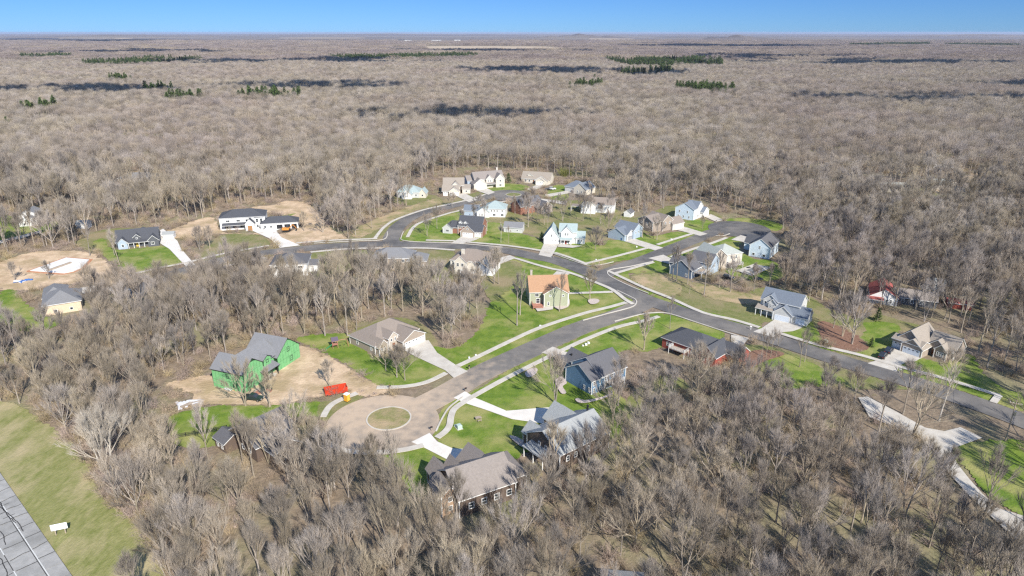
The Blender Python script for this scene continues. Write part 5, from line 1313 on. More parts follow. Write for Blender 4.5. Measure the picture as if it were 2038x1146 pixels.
# the covered pool on the paved patio
def pool():
    P = [G(*q) for q in [(1484, 540), (1503, 532.5), (1521, 536), (1497, 545)]]; c = (sum(p[0] for p in P) / 4, sum(p[1] for p in P) / 4)
    r = empty('swimming_pool', (c[0], c[1], .50)); tag(r, 'pool with grey winter cover in the paved patio', 'pool')
    L = [(p[0] - c[0], p[1] - c[1]) for p in P]
    if sum(L[i][0] * L[(i + 1) % 4][1] - L[(i + 1) % 4][0] * L[i][1] for i in range(4)) < 0: L = L[::-1]
    q = MB(); q.prism(L, .0, .10); q.build('pool_cover', mat('grey_cover', (0.15, 0.155, 0.15), (0.2, 0.2, 0.19), .5, .8), r)
    q = MB(); q.prism([(x * 1.12, y * 1.12) for x, y in L], -.02, .05); q.build('coping', M['concrete_new'], r)
    for k in range(4):
        a, b = Vector(L[k]), Vector(L[(k + 1) % 4]); p = a.lerp(b, .5); o = Vector(L[(k + 2) % 4]).lerp(Vector(L[(k + 3) % 4]), .5)
        if k < 2:
            d = (o - p).normalized(); n_ = Vector((-d.y, d.x)) * .12; q = MB(); q.prism([tuple(p - n_), tuple(o - n_), tuple(o + n_), tuple(p + n_)], .102 + .004 * k, .125 + .004 * k); q.build('strap', M['steel'], r)


pool()


def bin_(px, m, label):
    c = G(*px); r = empty('wheeled_bin', (c[0], c[1], .3), rng.uniform(0, 3)); tag(r, label, 'bin', 'wheeled bins')
    loft([[(-.24, -.26, .05), (.24, -.26, .05), (.24, .26, .05), (-.24, .26, .05)], [(-.3, -.33, 1.0), (.3, -.33, 1.0), (.3, .33, 1.0), (-.3, .33, 1.0)]]).build('bin_body', m, r)
    q = MB(); q.box(-.32, .32, -.35, .35, 1.0, 1.08); q.build('lid', m, r)
    for y in (-.25, .25):
        q = MB(); q.tube((-.28, y - .03, .12), (-.28, y + .03, .12), .12, .12, 10); q.build('wheel', M['tyre'], r)


bb = mat('blue_plastic', (0.03, 0.10, 0.30)); gb_ = mat('green_bin_plastic', (0.03, 0.16, 0.11))
bin_((1234, 478), bb, 'blue wheeled bin at the blue-grey house garage, left one'); bin_((1237, 479), bb, 'blue wheeled bin at the blue-grey house garage, right one'); bin_((1356, 452), gb_, 'green wheeled bin beside the brown-roofed garage')


def furniture(px, label, dark=True):
    c = G(*px); r = empty('patio_set', (c[0], c[1], .1), .4); tag(r, label, 'patio furniture'); m = M['black'] if dark else M['wood']
    q = MB(); q.box(-.8, .8, -.5, .5, .68, .74); q.build('table_top', m, r)
    for x in (-.7, .7):
        for y in (-.4, .4):
            q = MB(); q.box(x - .03, x + .03, y - .03, y + .03, 0, .68); q.build('leg', m, r)
    for y in (-.95, .95):
        q = MB(); q.box(-.5, .5, y - .22, y + .22, .38, .44); q.build('bench_seat', m, r)
        for x in (-.4, .4):
            q = MB(); q.box(x - .03, x + .03, y - .18, y + .18, 0, .38); q.build('bench_leg', m, r)


furniture((1490, 535), 'dark patio table with benches beside the pool'); furniture((952, 836), 'wooden picnic table on the lawn inside the driveway bend', False)

# trampoline on the farm lawn edge
def trampoline(px, label):
    c = G(*px); r = empty('trampoline', (c[0], c[1], 0)); tag(r, label, 'trampoline')
    q = MB(); q.prism([(1.9 * math.cos(t * .393), 1.9 * math.sin(t * .393)) for t in range(16)], .8, .86); q.build('mat', M['black'], r)
    for t in range(6):
        q = MB(); q.tube((1.9 * math.cos(t * 1.047), 1.9 * math.sin(t * 1.047), 0), (1.9 * math.cos(t * 1.047), 1.9 * math.sin(t * 1.047), 2.4), .04, .04, 6); q.build('leg', M['steel'], r)


trampoline((1509, 558), 'trampoline with steel posts on the grass below the pool')

# ---------------------------------------------------------------- trees
nrng = np.random.default_rng(11)


def perp(d):
    a = d.orthogonal().normalized(); return a, d.cross(a)


def jitter_dir(d, ang, rr):
    a, b = perp(d); t = rr.uniform(0, 2 * math.pi)
    return (d * math.cos(ang) + (a * math.cos(t) + b * math.sin(t)) * math.sin(ang)).normalized()


def twig_blade(mb, p, d, ln, w, rr):
    """one fine twig: a slender three-sided spike"""
    a, b = perp(d); t = rr.uniform(0, 6.28); i = len(mb.v)
    tip = p + d * ln
    for k in range(3):
        u = t + k * 2.094
        mb.v.append(tuple(p + a * (w * math.cos(u)) + b * (w * math.sin(u))))
    mb.v.append(tuple(tip))
    for k in range(3): mb.f.append((i + k, i + (k + 1) % 3, i + 3)); mb.m.append(0)


def gen_pine(seed, H=13.0, r=3.2, n=26):
    rr = random.Random(seed); T, C = MB(), MB()
    T.tube((0, 0, -.3), (0, 0, H * 0.95), 0.2, 0.03, 6, cap=False)
    for lv in range(n):
        h = 0.1 + 0.88 * lv / n
        k = rr.randint(6, 8)
        for j in range(k):
            an = rr.uniform(0, 6.28); ln = r * (1 - h) ** 0.75 * rr.uniform(.7, 1.15) + 0.25
            el = rr.uniform(-.25, .2) + 0.5 * h
            d = Vector((math.cos(an) * math.cos(el), math.sin(an) * math.cos(el), math.sin(el)))
            p = Vector((0, 0, H * h)); e = p + d * ln
            s = Vector((-math.sin(an), math.cos(an), 0))
            for q in range(4):
                u = rr.uniform(.25, 1); b = p.lerp(e, u); w = 0.35 * ln * rr.uniform(.5, 1) * (1.15 - u * .6) + .12
                o = Vector((rr.gauss(0, .15), rr.gauss(0, .15), rr.gauss(0, .15)))
                C.face([b - d * w * .7 + o, b + s * w * .6 + o + Vector((0, 0, -.12)), b + d * w * .7 + o + Vector((0, 0, .12)), b - s * w * .6 + o - Vector((0, 0, .12))])
    return T, C


def gen_shrub(seed, H=2.4, r=1.8, n=150, w=0.03):
    rr = random.Random(seed); C = MB()
    for k in range(n):
        an = rr.uniform(0, 6.28); b = Vector((rr.gauss(0, r * .3), rr.gauss(0, r * .3), -.1)); el = rr.uniform(.5, 1.4)
        d = Vector((math.cos(an) * math.cos(el), math.sin(an) * math.cos(el), math.sin(el)))
        ln = H * rr.uniform(.55, 1.1)
        twig_blade(C, b, d, ln, w, rr)
        for j in range(3):
            twig_blade(C, b + d * ln * rr.uniform(.35, .85), jitter_dir(d, rr.uniform(.4, .9), rr), ln * rr.uniform(.25, .45), w * .7, rr)
    return C


def join_mb(*ms):
    o = MB()
    for k, mb in enumerate(ms):
        i = len(o.v); o.v += mb.v; o.f += [tuple(x + i for x in f) for f in mb.f]; o.m += [k] * len(mb.f)
    return o


def gen_broom(seed, H=18.0, base=.38, stems=7, tilt=(.18, .62), trunk_r=.24, fork=1, depth=3, up=.10, tw=6, tw_l=2.1, tw_w=.0185, kids=3, spread=(.14, .36)):
    """a bare hardwood: trunk, then stems that fan upward and split again and again into a broom of twigs"""
    rr = random.Random(seed); T, C = MB(), MB()

    def branch(p, d, ln, r, dep, mb):
        q, m = p, d
        for k in range(2):
            m = (m + Vector((rr.gauss(0, .06), rr.gauss(0, .06), up))).normalized()
            e = q + m * ln / 2; r2 = max(r * (.84 if k == 0 else .68), .010)
            mb.tube(q, e, r if k == 0 else max(r * .84, .010), r2, 4 if dep == depth else 3, cap=False); q = e
            if dep < depth:
                for j in range(1):
                    twig_blade(C, p.lerp(q, rr.uniform(.2, 1)), jitter_dir(m, rr.uniform(.3, .8), rr), tw_l * rr.uniform(.4, .8), tw_w * .8, rr)
        if dep == 0:
            for j in range(tw):
                b0 = p.lerp(q, rr.uniform(.25, 1.0))
                twig_blade(C, b0, (jitter_dir(m, rr.uniform(.06, .5), rr) + Vector((0, 0, .12))).normalized(), tw_l * rr.uniform(.6, 1.15), tw_w * rr.uniform(.8, 1.2), rr)
            return
        for j in range(kids):
            branch(p.lerp(q, 1.0 if j == 0 else rr.uniform(.5, 1.0)), jitter_dir(m, rr.uniform(*spread) * (0.5 if j == 0 else 1.25), rr), ln * rr.uniform(.58, .8), max(r * .60, .013), dep - 1, C)

    for s in range(fork):
        p = Vector((0, 0, -.3)); an0 = 6.28 * s / fork
        lean = Vector((math.cos(an0), math.sin(an0), 0)) * (.12 if fork > 1 else 0) + Vector((rr.gauss(0, .02), rr.gauss(0, .02), 0))
        tr = trunk_r * (.8 if fork > 1 else 1); hb = H * base; pts = [p]
        for k in range(4):
            d = (Vector((0, 0, 1)) + lean + Vector((rr.gauss(0, .03), rr.gauss(0, .03), 0))).normalized(); pts.append(pts[-1] + d * (hb + .3) / 4)
        for k in range(4): T.tube(pts[k], pts[k + 1], tr * (1.3 if k == 0 else 1 - .08 * k), tr * (1 - .08 * (k + 1)), 6, cap=False)
        # the trunk carries on as a leader
        top = pts[-1]; ld = (pts[-1] - pts[-2]).normalized(); L = (H - hb) * .36
        T.tube(top, top + ld * L, tr * .68, tr * .42, 5, cap=False)
        branch(top + ld * L, ld, L * .8, tr * .42, depth, C)
        n = max(3, stems // fork); a0 = rr.uniform(0, 6.28)
        for k in range(n):
            f = k / n; an = a0 + k * 2.4; ti = tilt[1] - (tilt[1] - tilt[0]) * f + rr.gauss(0, .05)
            d = (Vector((math.cos(an) * math.sin(ti), math.sin(an) * math.sin(ti), math.cos(ti))) + lean).normalized()
            branch((top - ld * hb * .18).lerp(top + ld * L, f), d, (H - hb) * rr.uniform(.30, .38) * (1.0 - .18 * f), tr * .44, depth, C)
    zt = max(v[2] for v in T.v)                 # the trunk mesh is what sizes the tree: keep its top at 0.86 H
    k = H * .86 / zt if False else 1.0
    return T, C


FOREST = [gen_broom(100, 18.5), gen_broom(101, 18.5, stems=8, tilt=(.2, .7), tw=8), gen_broom(102, 18.0, base=.42, stems=6, tilt=(.10, .36)), gen_broom(103, 17.5, base=.34, stems=8, tilt=(.25, .85), up=.14),
          gen_broom(104, 17.0, base=.32, stems=8, fork=2), gen_broom(105, 19.5, base=.50, stems=7, tilt=(.16, .6)), gen_broom(106, 17.0, base=.22, stems=9, tilt=(.2, .75))]
OPEN = [gen_broom(200, 14, base=.24, stems=9, tilt=(.3, .95), tw=6, tw_w=.022), gen_broom(201, 15, base=.24, stems=9, fork=3, tilt=(.15, .6), tw=5, tw_w=.02), gen_broom(202, 12, base=.3, stems=7, tilt=(.2, .7), tw=5, tw_w=.02, tw_l=1.4),
        gen_broom(203, 17, base=.3, stems=9, fork=2, tilt=(.3, .9), tw=5, tw_w=.022, trunk_r=.34)]
THIN = [gen_broom(300, 14, base=.48, stems=5, tilt=(.12, .42), tw=4, depth=2, tw_w=.022, trunk_r=.15), gen_broom(301, 18, base=.55, stems=6, tilt=(.15, .5), tw=5, depth=2, tw_w=.025, trunk_r=.22), gen_broom(302, 20, base=.58, stems=7, tilt=(.15, .5), tw=6, depth=2, tw_w=.026, trunk_r=.26)]
PINES = [gen_pine(400), gen_pine(401, 11, 3.4, 22)]


def mesh_pair(p, nm):
    return (p[0].mesh(nm + '_trunk'), p[1].mesh(nm + '_crown'))


KINDS_T = {}
for nm, lst in (('forest', FOREST), ('open', OPEN), ('thin', THIN), ('pine', PINES)):
    KINDS_T[nm] = [mesh_pair(p, nm) for p in lst]
TREE_H = {(k_, i_): max(v.co.z for m_ in pr for v in m_.vertices) for k_, l_ in KINDS_T.items() for i_, pr in enumerate(l_)}
shrub_me = [gen_shrub(500 + k).mesh('shrub') for k in range(3)]


def put_tree(name, kind, var, xy, h, label, cat='tree', group=None, rz=None, lean=0.0, mats=None, wide=1.0):
    tr, cr = KINDS_T[kind][var % len(KINDS_T[kind])]
    base_h = TREE_H[(kind, var % len(KINDS_T[kind]))]
    s = h / base_h
    r = empty(name, (xy[0], xy[1], 0), rng.uniform(0, 6.28) if rz is None else rz)
    if lean: r.rotation_euler[0] = lean
    r.scale = (s * wide, s * wide, s)
    tag(r, label, cat, group)
    mt = mats or ((M['bark'], M['needle']) if kind == 'pine' else (M['bark'], M['twig']))
    for nm, me, m in (('trunk', tr, mt[0]), ('crown', cr, mt[1])):
        o = bpy.data.objects.new(nm, me); COL.objects.link(o); o.parent = r
        if len(me.materials) == 0: me.materials.append(m)
        if me.materials[0] is not m:
            o.material_slots[0].link = 'OBJECT'; o.material_slots[0].material = m
    return r


def in_poly(pts, poly):
    x, y = pts[:, 0], pts[:, 1]; n = len(poly); inside = np.zeros(len(pts), bool); j = n - 1
    if n == 0: return inside
    bx = (x > poly[:, 0].min()) & (x < poly[:, 0].max()) & (y > poly[:, 1].min()) & (y < poly[:, 1].max())
    idx = np.nonzero(bx)[0]
    if len(idx) == 0: return inside
    xs, ys = x[idx], y[idx]; ins = np.zeros(len(idx), bool)
    for i in range(n):
        xi, yi, xj, yj = poly[i, 0], poly[i, 1], poly[j, 0], poly[j, 1]
        c = ((yi > ys) != (yj > ys)) & (xs < (xj - xi) * (ys - yi) / ((yj - yi) or 1e-9) + xi)
        ins ^= c; j = i
    inside[idx] = ins
    return inside


def blocked(pts):
    b = np.zeros(len(pts), bool)
    for c in CLEAR: b |= in_poly(pts, c)
    return b


def vnoise(x, y, s, seed=0):
    """cheap smooth value noise, 0..1"""
    g = np.random.default_rng(seed).random((64, 64)); u, v = x / s, y / s
    i, j = np.floor(u).astype(int), np.floor(v).astype(int); fu, fv = u - i, v - j
    fu, fv = fu * fu * (3 - 2 * fu), fv * fv * (3 - 2 * fv)
    q = lambda a, b: g[a % 64, b % 64]
    return (q(i, j) * (1 - fu) + q(i + 1, j) * fu) * (1 - fv) + (q(i, j + 1) * (1 - fu) + q(i + 1, j + 1) * fu) * fv


def grid(y0, y1, sp, jit=0.42):
    out = []; ys = np.arange(y0, y1, sp)
    for y in ys:
        hw_ = y * 0.79 + 28
        xs = np.arange(-hw_, hw_, sp)
        out.append(np.stack([xs, np.full(len(xs), y)], 1))
    p = np.concatenate(out)
    return p + nrng.uniform(-jit, jit, p.shape) * sp


# ----- single trees that can be told apart
T_BR = (M['bark'], M['twig'])
T_WH = (M['bark_white'], M['twig_white'])
SINGLES = [
 # px, kind, var, height, label, mats, lean
 ((1105, 803), 'open', 1, 17, 'tall many-stemmed bare tree casting a long shadow on the lawn by the blue house', None),
 ((1029, 648), 'thin', 2, 21, 'tall slim bare tree at the near edge of the green-sided house lawn', None),
 ((1035, 627), 'thin', 1, 18, 'slim pale bare tree just behind the tallest slim tree on the green-sided house lawn', None),
 ((1113, 620), 'thin', 1, 16.5, 'thin bare tree standing in front of the green-sided house with orange roof', None),
 ((1174, 598), 'open', 2, 14, 'bare street-side tree beside the oval stone bed on the corner lawn', None),
 ((1333, 654), 'thin', 0, 13, 'young pole-like bare tree on the lawn by the street corner', None),
 ((1281, 697), 'open', 2, 14, 'bare tree on the lawn between the blue house and the red house', None),
 ((1230, 808), 'forest', 2, 17, 'bare tree right behind the deck of the blue house', None),
 ((1219, 838), 'open', 1, 15, 'many-stemmed bare tree between the blue house and the pale grey roofed house', None),
 ((806, 757), 'open', 0, 13, 'wide bare tree in front of the brown hip-roofed house, nearer the path', None),
 ((790, 751), 'open', 2, 11.5, 'smaller bare tree in front of the brown hip-roofed house, beside a wider one', None),
 ((768, 738), 'open', 0, 10, 'low spreading bare tree close to the brown hip-roofed house wall', None),
 ((606, 664), 'thin', 1, 17, 'slim bare tree at the corner of the lawn behind the dirt lot', None),
 ((647, 668), 'thin', 2, 19, 'slim bare tree behind the playset at the wood edge', None),
 ((692, 669), 'thin', 2, 20, 'tallest of the slim bare trees left of the brown hip-roofed house', None),
 ((710, 658), 'thin', 0, 15, 'small slim bare tree close behind the brown hip-roofed house corner', None),
 ((489, 808), 'open', 3, 16, 'dark spreading bare tree in front of the green sheathed house', None),
 ((537, 810), 'open', 2, 13, 'bare tree on the edge of the dirt lot right of the parked pickup', None),
 ((656, 770), 'open', 2, 9.5, 'small leaning bare tree beside the orange dumpster', None),
 ((795, 990), 'thin', 1, 19, 'thin pale tree on the lawn left of the brown gabled house', None),
 ((1676, 670), 'open', 1, 17, 'bare tree with forked trunk on the lawn, left of a taller pair mate', None),
 ((1695, 685), 'open', 3, 20, 'large forked bare tree on bare soil beside the tan garage house lawn', None),
 ((1658, 653), 'open', 2, 11, 'smaller bare tree on the lawn behind the forked pair', None),
 ((1591, 731), 'thin', 0, 13.5, 'slender bare tree on the lawn across the road from the three-car garage, nearer the viewer', None),
 ((1601, 720), 'thin', 0, 12.5, 'slender bare tree right behind another slender one across the road from the forked pair', None),
 ((1869, 838), 'thin', 1, 17, 'tall pale-trunked tree on the grass below the road near the forked driveway', T_WH),
 ((1889, 763), 'open', 0, 13, 'spreading bare tree in front of the tan three-car garage house', None),
 ((1815, 870), 'open', 3, 19, 'big dark leaning bare tree over the forked concrete driveway', None, 0.12),
 ((1515, 712), 'thin', 0, 11, 'thin sapling on the mulch strip across from the white-doored garages, leftmost of a clump', None),
 ((1524, 716), 'thin', 0, 10, 'thin sapling second from the left in the mulch strip clump', None),
 ((1533, 713), 'thin', 0, 12, 'thin sapling third from the left in the mulch strip clump', None),
 ((1544, 711), 'thin', 0, 10.5, 'thin sapling rightmost in the mulch strip clump', None),
 ((1185, 498), 'open', 0, 13, 'round dark bare tree on the lawn right of the white farmhouse', None),
 ((1307, 478), 'open', 0, 14, 'thick-trunked round bare tree in front of the tan two-storey house', None),
 ((1278, 473), 'thin', 2, 19, 'tall slim tree between the blue-grey house and the tan house', None),
 ((1398, 456), 'open', 2, 8, 'small bare street tree on the lawn of the pale blue house by the turning circle', None),
 ((1401, 588), 'thin', 2, 19, 'tall slim dark tree on the rough grass below the dark blue house', None),
 ((1453, 581), 'open', 3, 16, 'forked bare tree on the bare soil right of the dark blue house', None),
 ((1431, 573), 'thin', 1, 17, 'slim bare tree beside the white deck stairs of the dark blue house', None),
 ((1338, 556), 'thin', 1, 16, 'slim dark tree standing at the gable of the dark blue house', None),
 ((1346, 560), 'thin', 2, 17, 'slim dark tree next to another at the gable of the dark blue house', None),
 ((1368, 566), 'forest', 2, 15, 'bare tree with brush at its foot below the dark blue house', None),
 ((997, 483), 'thin', 0, 11, 'small pale tree on the lawn between the brick house and the white farmhouse', T_WH),
 ((1012, 485), 'thin', 0, 10, 'small thin tree by the path right of a pale one near the garden shed', None),
 ((983, 566), 'open', 1, 17, 'dark leaning tree behind the cream gabled house', None, -0.06),
 ((993, 566), 'thin', 1, 17, 'slim tree close beside the dark leaning one behind the cream gabled house', None),
 ((1051, 452), 'forest', 6, 19, 'huge round reddish bare tree in front of the dark-roofed house', None),
 ((1160, 440), 'forest', 3, 18, 'large round bare tree in front of the white-gabled house by the far turning circle', None),
 ((1083, 447), 'forest', 4, 13, 'narrow reddish bare tree right of the huge round one', None),
 ((238, 527), 'thin', 1, 17, 'tall slim tree in front of the charcoal ranch house with long porch', None),
 ((228, 508), 'thin', 0, 14, 'thin tree at the porch corner of the charcoal ranch house', None),
 ((179, 510), 'thin', 1, 16, 'slim tree at the edge of the charcoal ranch house lawn', None),
 ((98, 556), 'open', 2, 9, 'small bare tree on the bare lot in front of the white foundation', None),
 ((30, 558), 'open', 1, 9, 'crooked dark tree on the bare lot left of the white foundation', None),
 ((398, 498), 'open', 1, 13, 'leaning forked tree between the ranch driveway and the white mansion', None),
 ((418, 495), 'open', 2, 12, 'bare tree leaning right beside a forked one below the white mansion', None, 0.15),
 ((643, 463), 'open', 3, 17, 'big dark spreading tree right of the mansion garage', None),
 ((605, 460), 'open', 2, 11, 'small leaning tree at the mansion garage corner', None, -0.1),
 ((741, 455), 'thin', 1, 16, 'slim bare tree on the slope by the bend in the road', None),
 ((708, 468), 'open', 0, 15, 'wide bare tree at the roadside between the mansion and the road bend', None),
 ((222, 953), 'open', 3, 19, 'white-barked spreading tree at the wood edge by the highway verge', T_WH),
 ((204, 935), 'open', 1, 18, 'white-barked many-stemmed tree just behind another white one at the verge', T_WH),
 ((83, 799), 'thin', 2, 20, 'pale trunk at the corner of the wood where the highway verge begins', None),
 ((353, 1075), 'open', 3, 15, 'bare tree with crooked pale limbs at the wood edge, lower part of the verge', T_BR),
 ((328, 1118), 'open', 0, 14, 'dark spreading bare tree at the wood edge right of the roadside sign', None),
 ((900, 412), 'open', 0, 10, 'small bare street tree on the inside of the road bend', None),
 ((955, 425), 'open', 3, 13, 'dark forked tree in front of the blue-grey garage by the road bend', None),
 ((809, 395), 'thin', 2, 16, 'slim tree in front of the small grey house at the wood edge', None),
 ((1947, 700), 'thin', 2, 21, 'tall dark trunk in the open wood right of the three-car garage house', None),
 ((1963, 735), 'thin', 2, 22, 'tall dark trunk nearest the footpath end in the open wood', None),
]
for sg in SINGLES:
    px, kind, var, h, label, mt = sg[:6]
    put_tree('bare_tree', kind, var, G(*px), h, label, 'tree', 'single bare trees', mats=mt, lean=sg[6] if len(sg) > 6 else 0.0)

EVER = [((1746, 638), 1, 5, 'young pine at the wood edge behind the lawn of the forked pair'), ((1733, 690), 1, 3.4, 'small conifer casting a shadow on the lawn left of the parked cars'),
        ((1958, 408), 0, 15, 'broad green pine standing alone in the grey wood below the far barns'), ((1012, 364), 1, 7, 'blue-green spruce by the far turning circle'), ((1002, 363), 0, 6, 'dark round evergreen left of the spruce by the far turning circle'),
        ((18, 262), 0, 16, 'dark green pine at the left edge of the far wood'), ((40, 262), 1, 12, 'smaller pine right of the dark green one at the left edge of the far wood'), ((1078, 478), 1, 4.6, 'dark clipped evergreen at the white farmhouse garage corner'),
        ((882, 226), 0, 16, 'lone green pine in the far wood above the slim white trees'), ((1816, 222), 1, 14, 'lone green pine in the far wood above the long barn')]
for px, v, h, lab in EVER:
    put_tree('pine_tree', 'pine', v, G(*px), h, lab, 'pine', wide=1.15)
shr_n = [((1195, 487), 1.6, 'dark rounded bush right of the white farmhouse'), ((1125, 350), 3.2, 'yellow-green willow at the wood edge by the far blue-grey house'), ((1640, 690), 1.6, 'low brown bush beside the footpath near the forked pair'), ((1462, 733), 2.0, 'brown brush clump at the left end of the mulch strip')]
M['willow'] = mat('willow_leaf', (0.16, 0.17, 0.04), (0.22, 0.21, 0.07), 1.0, 0.9)
for k, (px, s, lab) in enumerate(shr_n):
    o = link('shrub', shrub_me[k % 3], M['brush'], None, (*G(*px), 0), k * 1.3); o.scale = (s, s, s); tag(o, lab, 'shrub')
    if 'willow' in lab: o.material_slots[0].link = 'OBJECT'; o.material_slots[0].material = M['willow']

YARD = [(1025, 425), (1045, 430), (1070, 440), (1100, 430), (1120, 440), (1135, 425), (1175, 430), (1195, 445), (1215, 432), (1235, 440), (1265, 425), (1285, 420), (1320, 415), (1060, 415), (1090, 455), (945, 445), (965, 450), (870, 455), (850, 470), (920, 455), (1210, 470), (1380, 410), (1500, 580), (1530, 573), (1560, 580), (1590, 590), (1575, 560), (1610, 600)]
for k, q in enumerate(YARD):
    lab = 'bare yard tree among the houses of the block inside the far road bend' if q[0] < 1400 else 'bare tree close behind the grey house with pale blue-white garage doors'
    put_tree('bare_tree', 'forest', k % 7, G(*q), 11.5 + (k * 37 % 50) / 10, lab, 'tree', 'yard trees of the far block' if q[0] < 1400 else 'trees behind the three-door grey house', wide=.95)

# ----- the woods: the largest in view one by one, the rest as one mass
def dens_mask(p):
    """sparser where the photograph's woods are open"""
    keep = np.ones(len(p), bool)
    n1 = vnoise(p[:, 0] + 900, p[:, 1] + 900, 26.0, 3)
    keep &= (n1 > 0.16) | (nrng.random(len(p)) < 0.5)
    return keep


OPEN_LAND = [[(-60, 505), (60, 500), (150, 496), (190, 470), (215, 452), (330, 452), (420, 432), (430, 410), (520, 404), (600, 402), (640, 430), (600, 470), (690, 476), (740, 445), (790, 415), (850, 398), (785, 398), (780, 378), (840, 362), (870, 350), (930, 338), (1000, 338), (1040, 343), (1100, 345), (1180, 362), (1185, 400), (1120, 412), (1060, 405), (1010, 425), (1000, 445), (1060, 460), (1085, 445), (1165, 455), (1205, 442), (1250, 428), (1290, 418), (1340, 405), (1420, 405), (1480, 430), (1540, 445), (1570, 470), (1560, 510), (1580, 545), (1500, 575), (1520, 570), (1612, 590), (1625, 612), (1700, 650), (1745, 635), (1770, 650), (1830, 645), (1920, 680), (1940, 720), (2060, 790), (2060, 890), (1960, 870), (1850, 832), (1770, 800), (1690, 790), (1600, 800), (1500, 800), (1470, 760), (1310, 760), (1270, 800), (1245, 860), (1215, 910), (1120, 935), (1050, 935), (1045, 1020), (990, 1075), (860, 1075), (830, 1010), (770, 985), (705, 935), (690, 912), (640, 885), (600, 868), (560, 862), (530, 885), (460, 912), (400, 905), (340, 900), (320, 850), (320, 800), (300, 765), (420, 738), (480, 692), (600, 660), (640, 660), (720, 648), (800, 628), (850, 648), (880, 690), (950, 655), (965, 620), (930, 600), (880, 580), (860, 590), (740, 592), (690, 580), (640, 600), (540, 600), (500, 565), (430, 572), (340, 590), (265, 615), (190, 605), (180, 690), (90, 715), (0, 700), (-60, 700)],
 [(-60, 420), (80, 430), (200, 425), (190, 445), (80, 470), (-60, 500)]]
OPEN_LAND = [np.array([G(*q) for q in p]) for p in OPEN_LAND]
def keep_open(p):
    k = np.ones(len(p), bool)
    for o in OPEN_LAND: k &= ~in_poly(p, o)
    return k
near = np.concatenate([grid(66, 340, 6.9), grid(340, 700, 7.8)])
near = near[keep_open(near)]
near = near[~blocked(near)]
near = near[dens_mask(near)]
# open wood at the right, behind the three-car garage house
OPENW = np.array([G(*q) for q in [(1700, 610), (1800, 615), (2060, 670), (2060, 800), (1920, 705), (1860, 660), (1740, 640), (1690, 630)]])
m_open = in_poly(near, OPENW) & (nrng.random(len(near)) < 0.35)
near = near[~m_open]
SPARSE = np.array([G(*q) for q in [(1690, 780), (1850, 830), (2060, 880), (2200, 1146), (1960, 1146), (1850, 1010), (1690, 920)]])
m_sp = in_poly(near, SPARSE) & (nrng.random(len(near)) < 0.62)
near = near[~m_sp]
for hx, hy, hr in HOUSE_SPOTS:
    near = near[(near[:, 0] - hx) ** 2 + (near[:, 1] - hy) ** 2 > hr * hr]
single_xy = np.array([G(*s[0]) for s in SINGLES])
for q in single_xy:
    near = near[((near - q) ** 2).sum(1) > 9.0]
d = np.hypot(near[:, 0], near[:, 1])
ang = np.abs(np.arctan2(near[:, 0], near[:, 1]))
infr = (ang < 0.70)
order = np.argsort(np.where(infr, d, d + 1e4))
N_IND = 300
ind, rest = near[order[:N_IND]], near[order[N_IND:]]
FORMS = ['straight-stemmed', 'dense-crowned', 'narrow-crowned', 'broad-crowned', 'two-stemmed', 'high-crowned', 'low-branched']
for k, (x, y) in enumerate(ind):
    v = int(nrng.integers(0, 7))
    hh = float(nrng.uniform(13.5, 19.0)) * (0.90 if x < -40 else 1.0)
    wide = float(nrng.uniform(.88, 1.22))
    size = 'tall ' if hh > 16.8 else ('short ' if hh < 14.2 else '')
    form = FORMS[v]
    if x > 62: where, gr = 'near the forked concrete driveway', 'trees near the forked driveway'
    elif x > 40: where, gr = 'in the wood below the road beyond the red house', 'trees of the wood below the road'
    elif x > 18 and y > 118: where, gr = 'right of the pale grey roofed house', 'trees right of the pale grey roofed house'
    elif x > 12: where, gr = 'in the lower wood behind the small pale shed', 'trees of the lower wood'
    elif x > -26 and y < 130: where, gr = 'below the brown many-gabled house', 'trees below the brown many-gabled house'
    elif x > -48: where, gr = 'below the turning circle with round island', 'trees below the turning circle'
    elif y < 140: where, gr = 'at the wood edge beside the highway verge', 'trees beside the highway verge'
    else: where, gr = 'between the highway verge and the dirt lot', 'trees between the verge and the dirt lot'
    lab = size + form + ' bare tree ' + where
    put_tree('bare_tree', 'forest', v, (x, y), hh, lab, 'tree', gr, wide=wide)


# ----- instanced mass with geometry nodes
def source_obj(name, mb, mats):
    o = bpy.data.objects.new(name, mb.mesh(name) if isinstance(mb, MB) else mb)
    for m in mats: o.data.materials.append(m)
    return o                                   # never linked to the scene: only its mesh is used


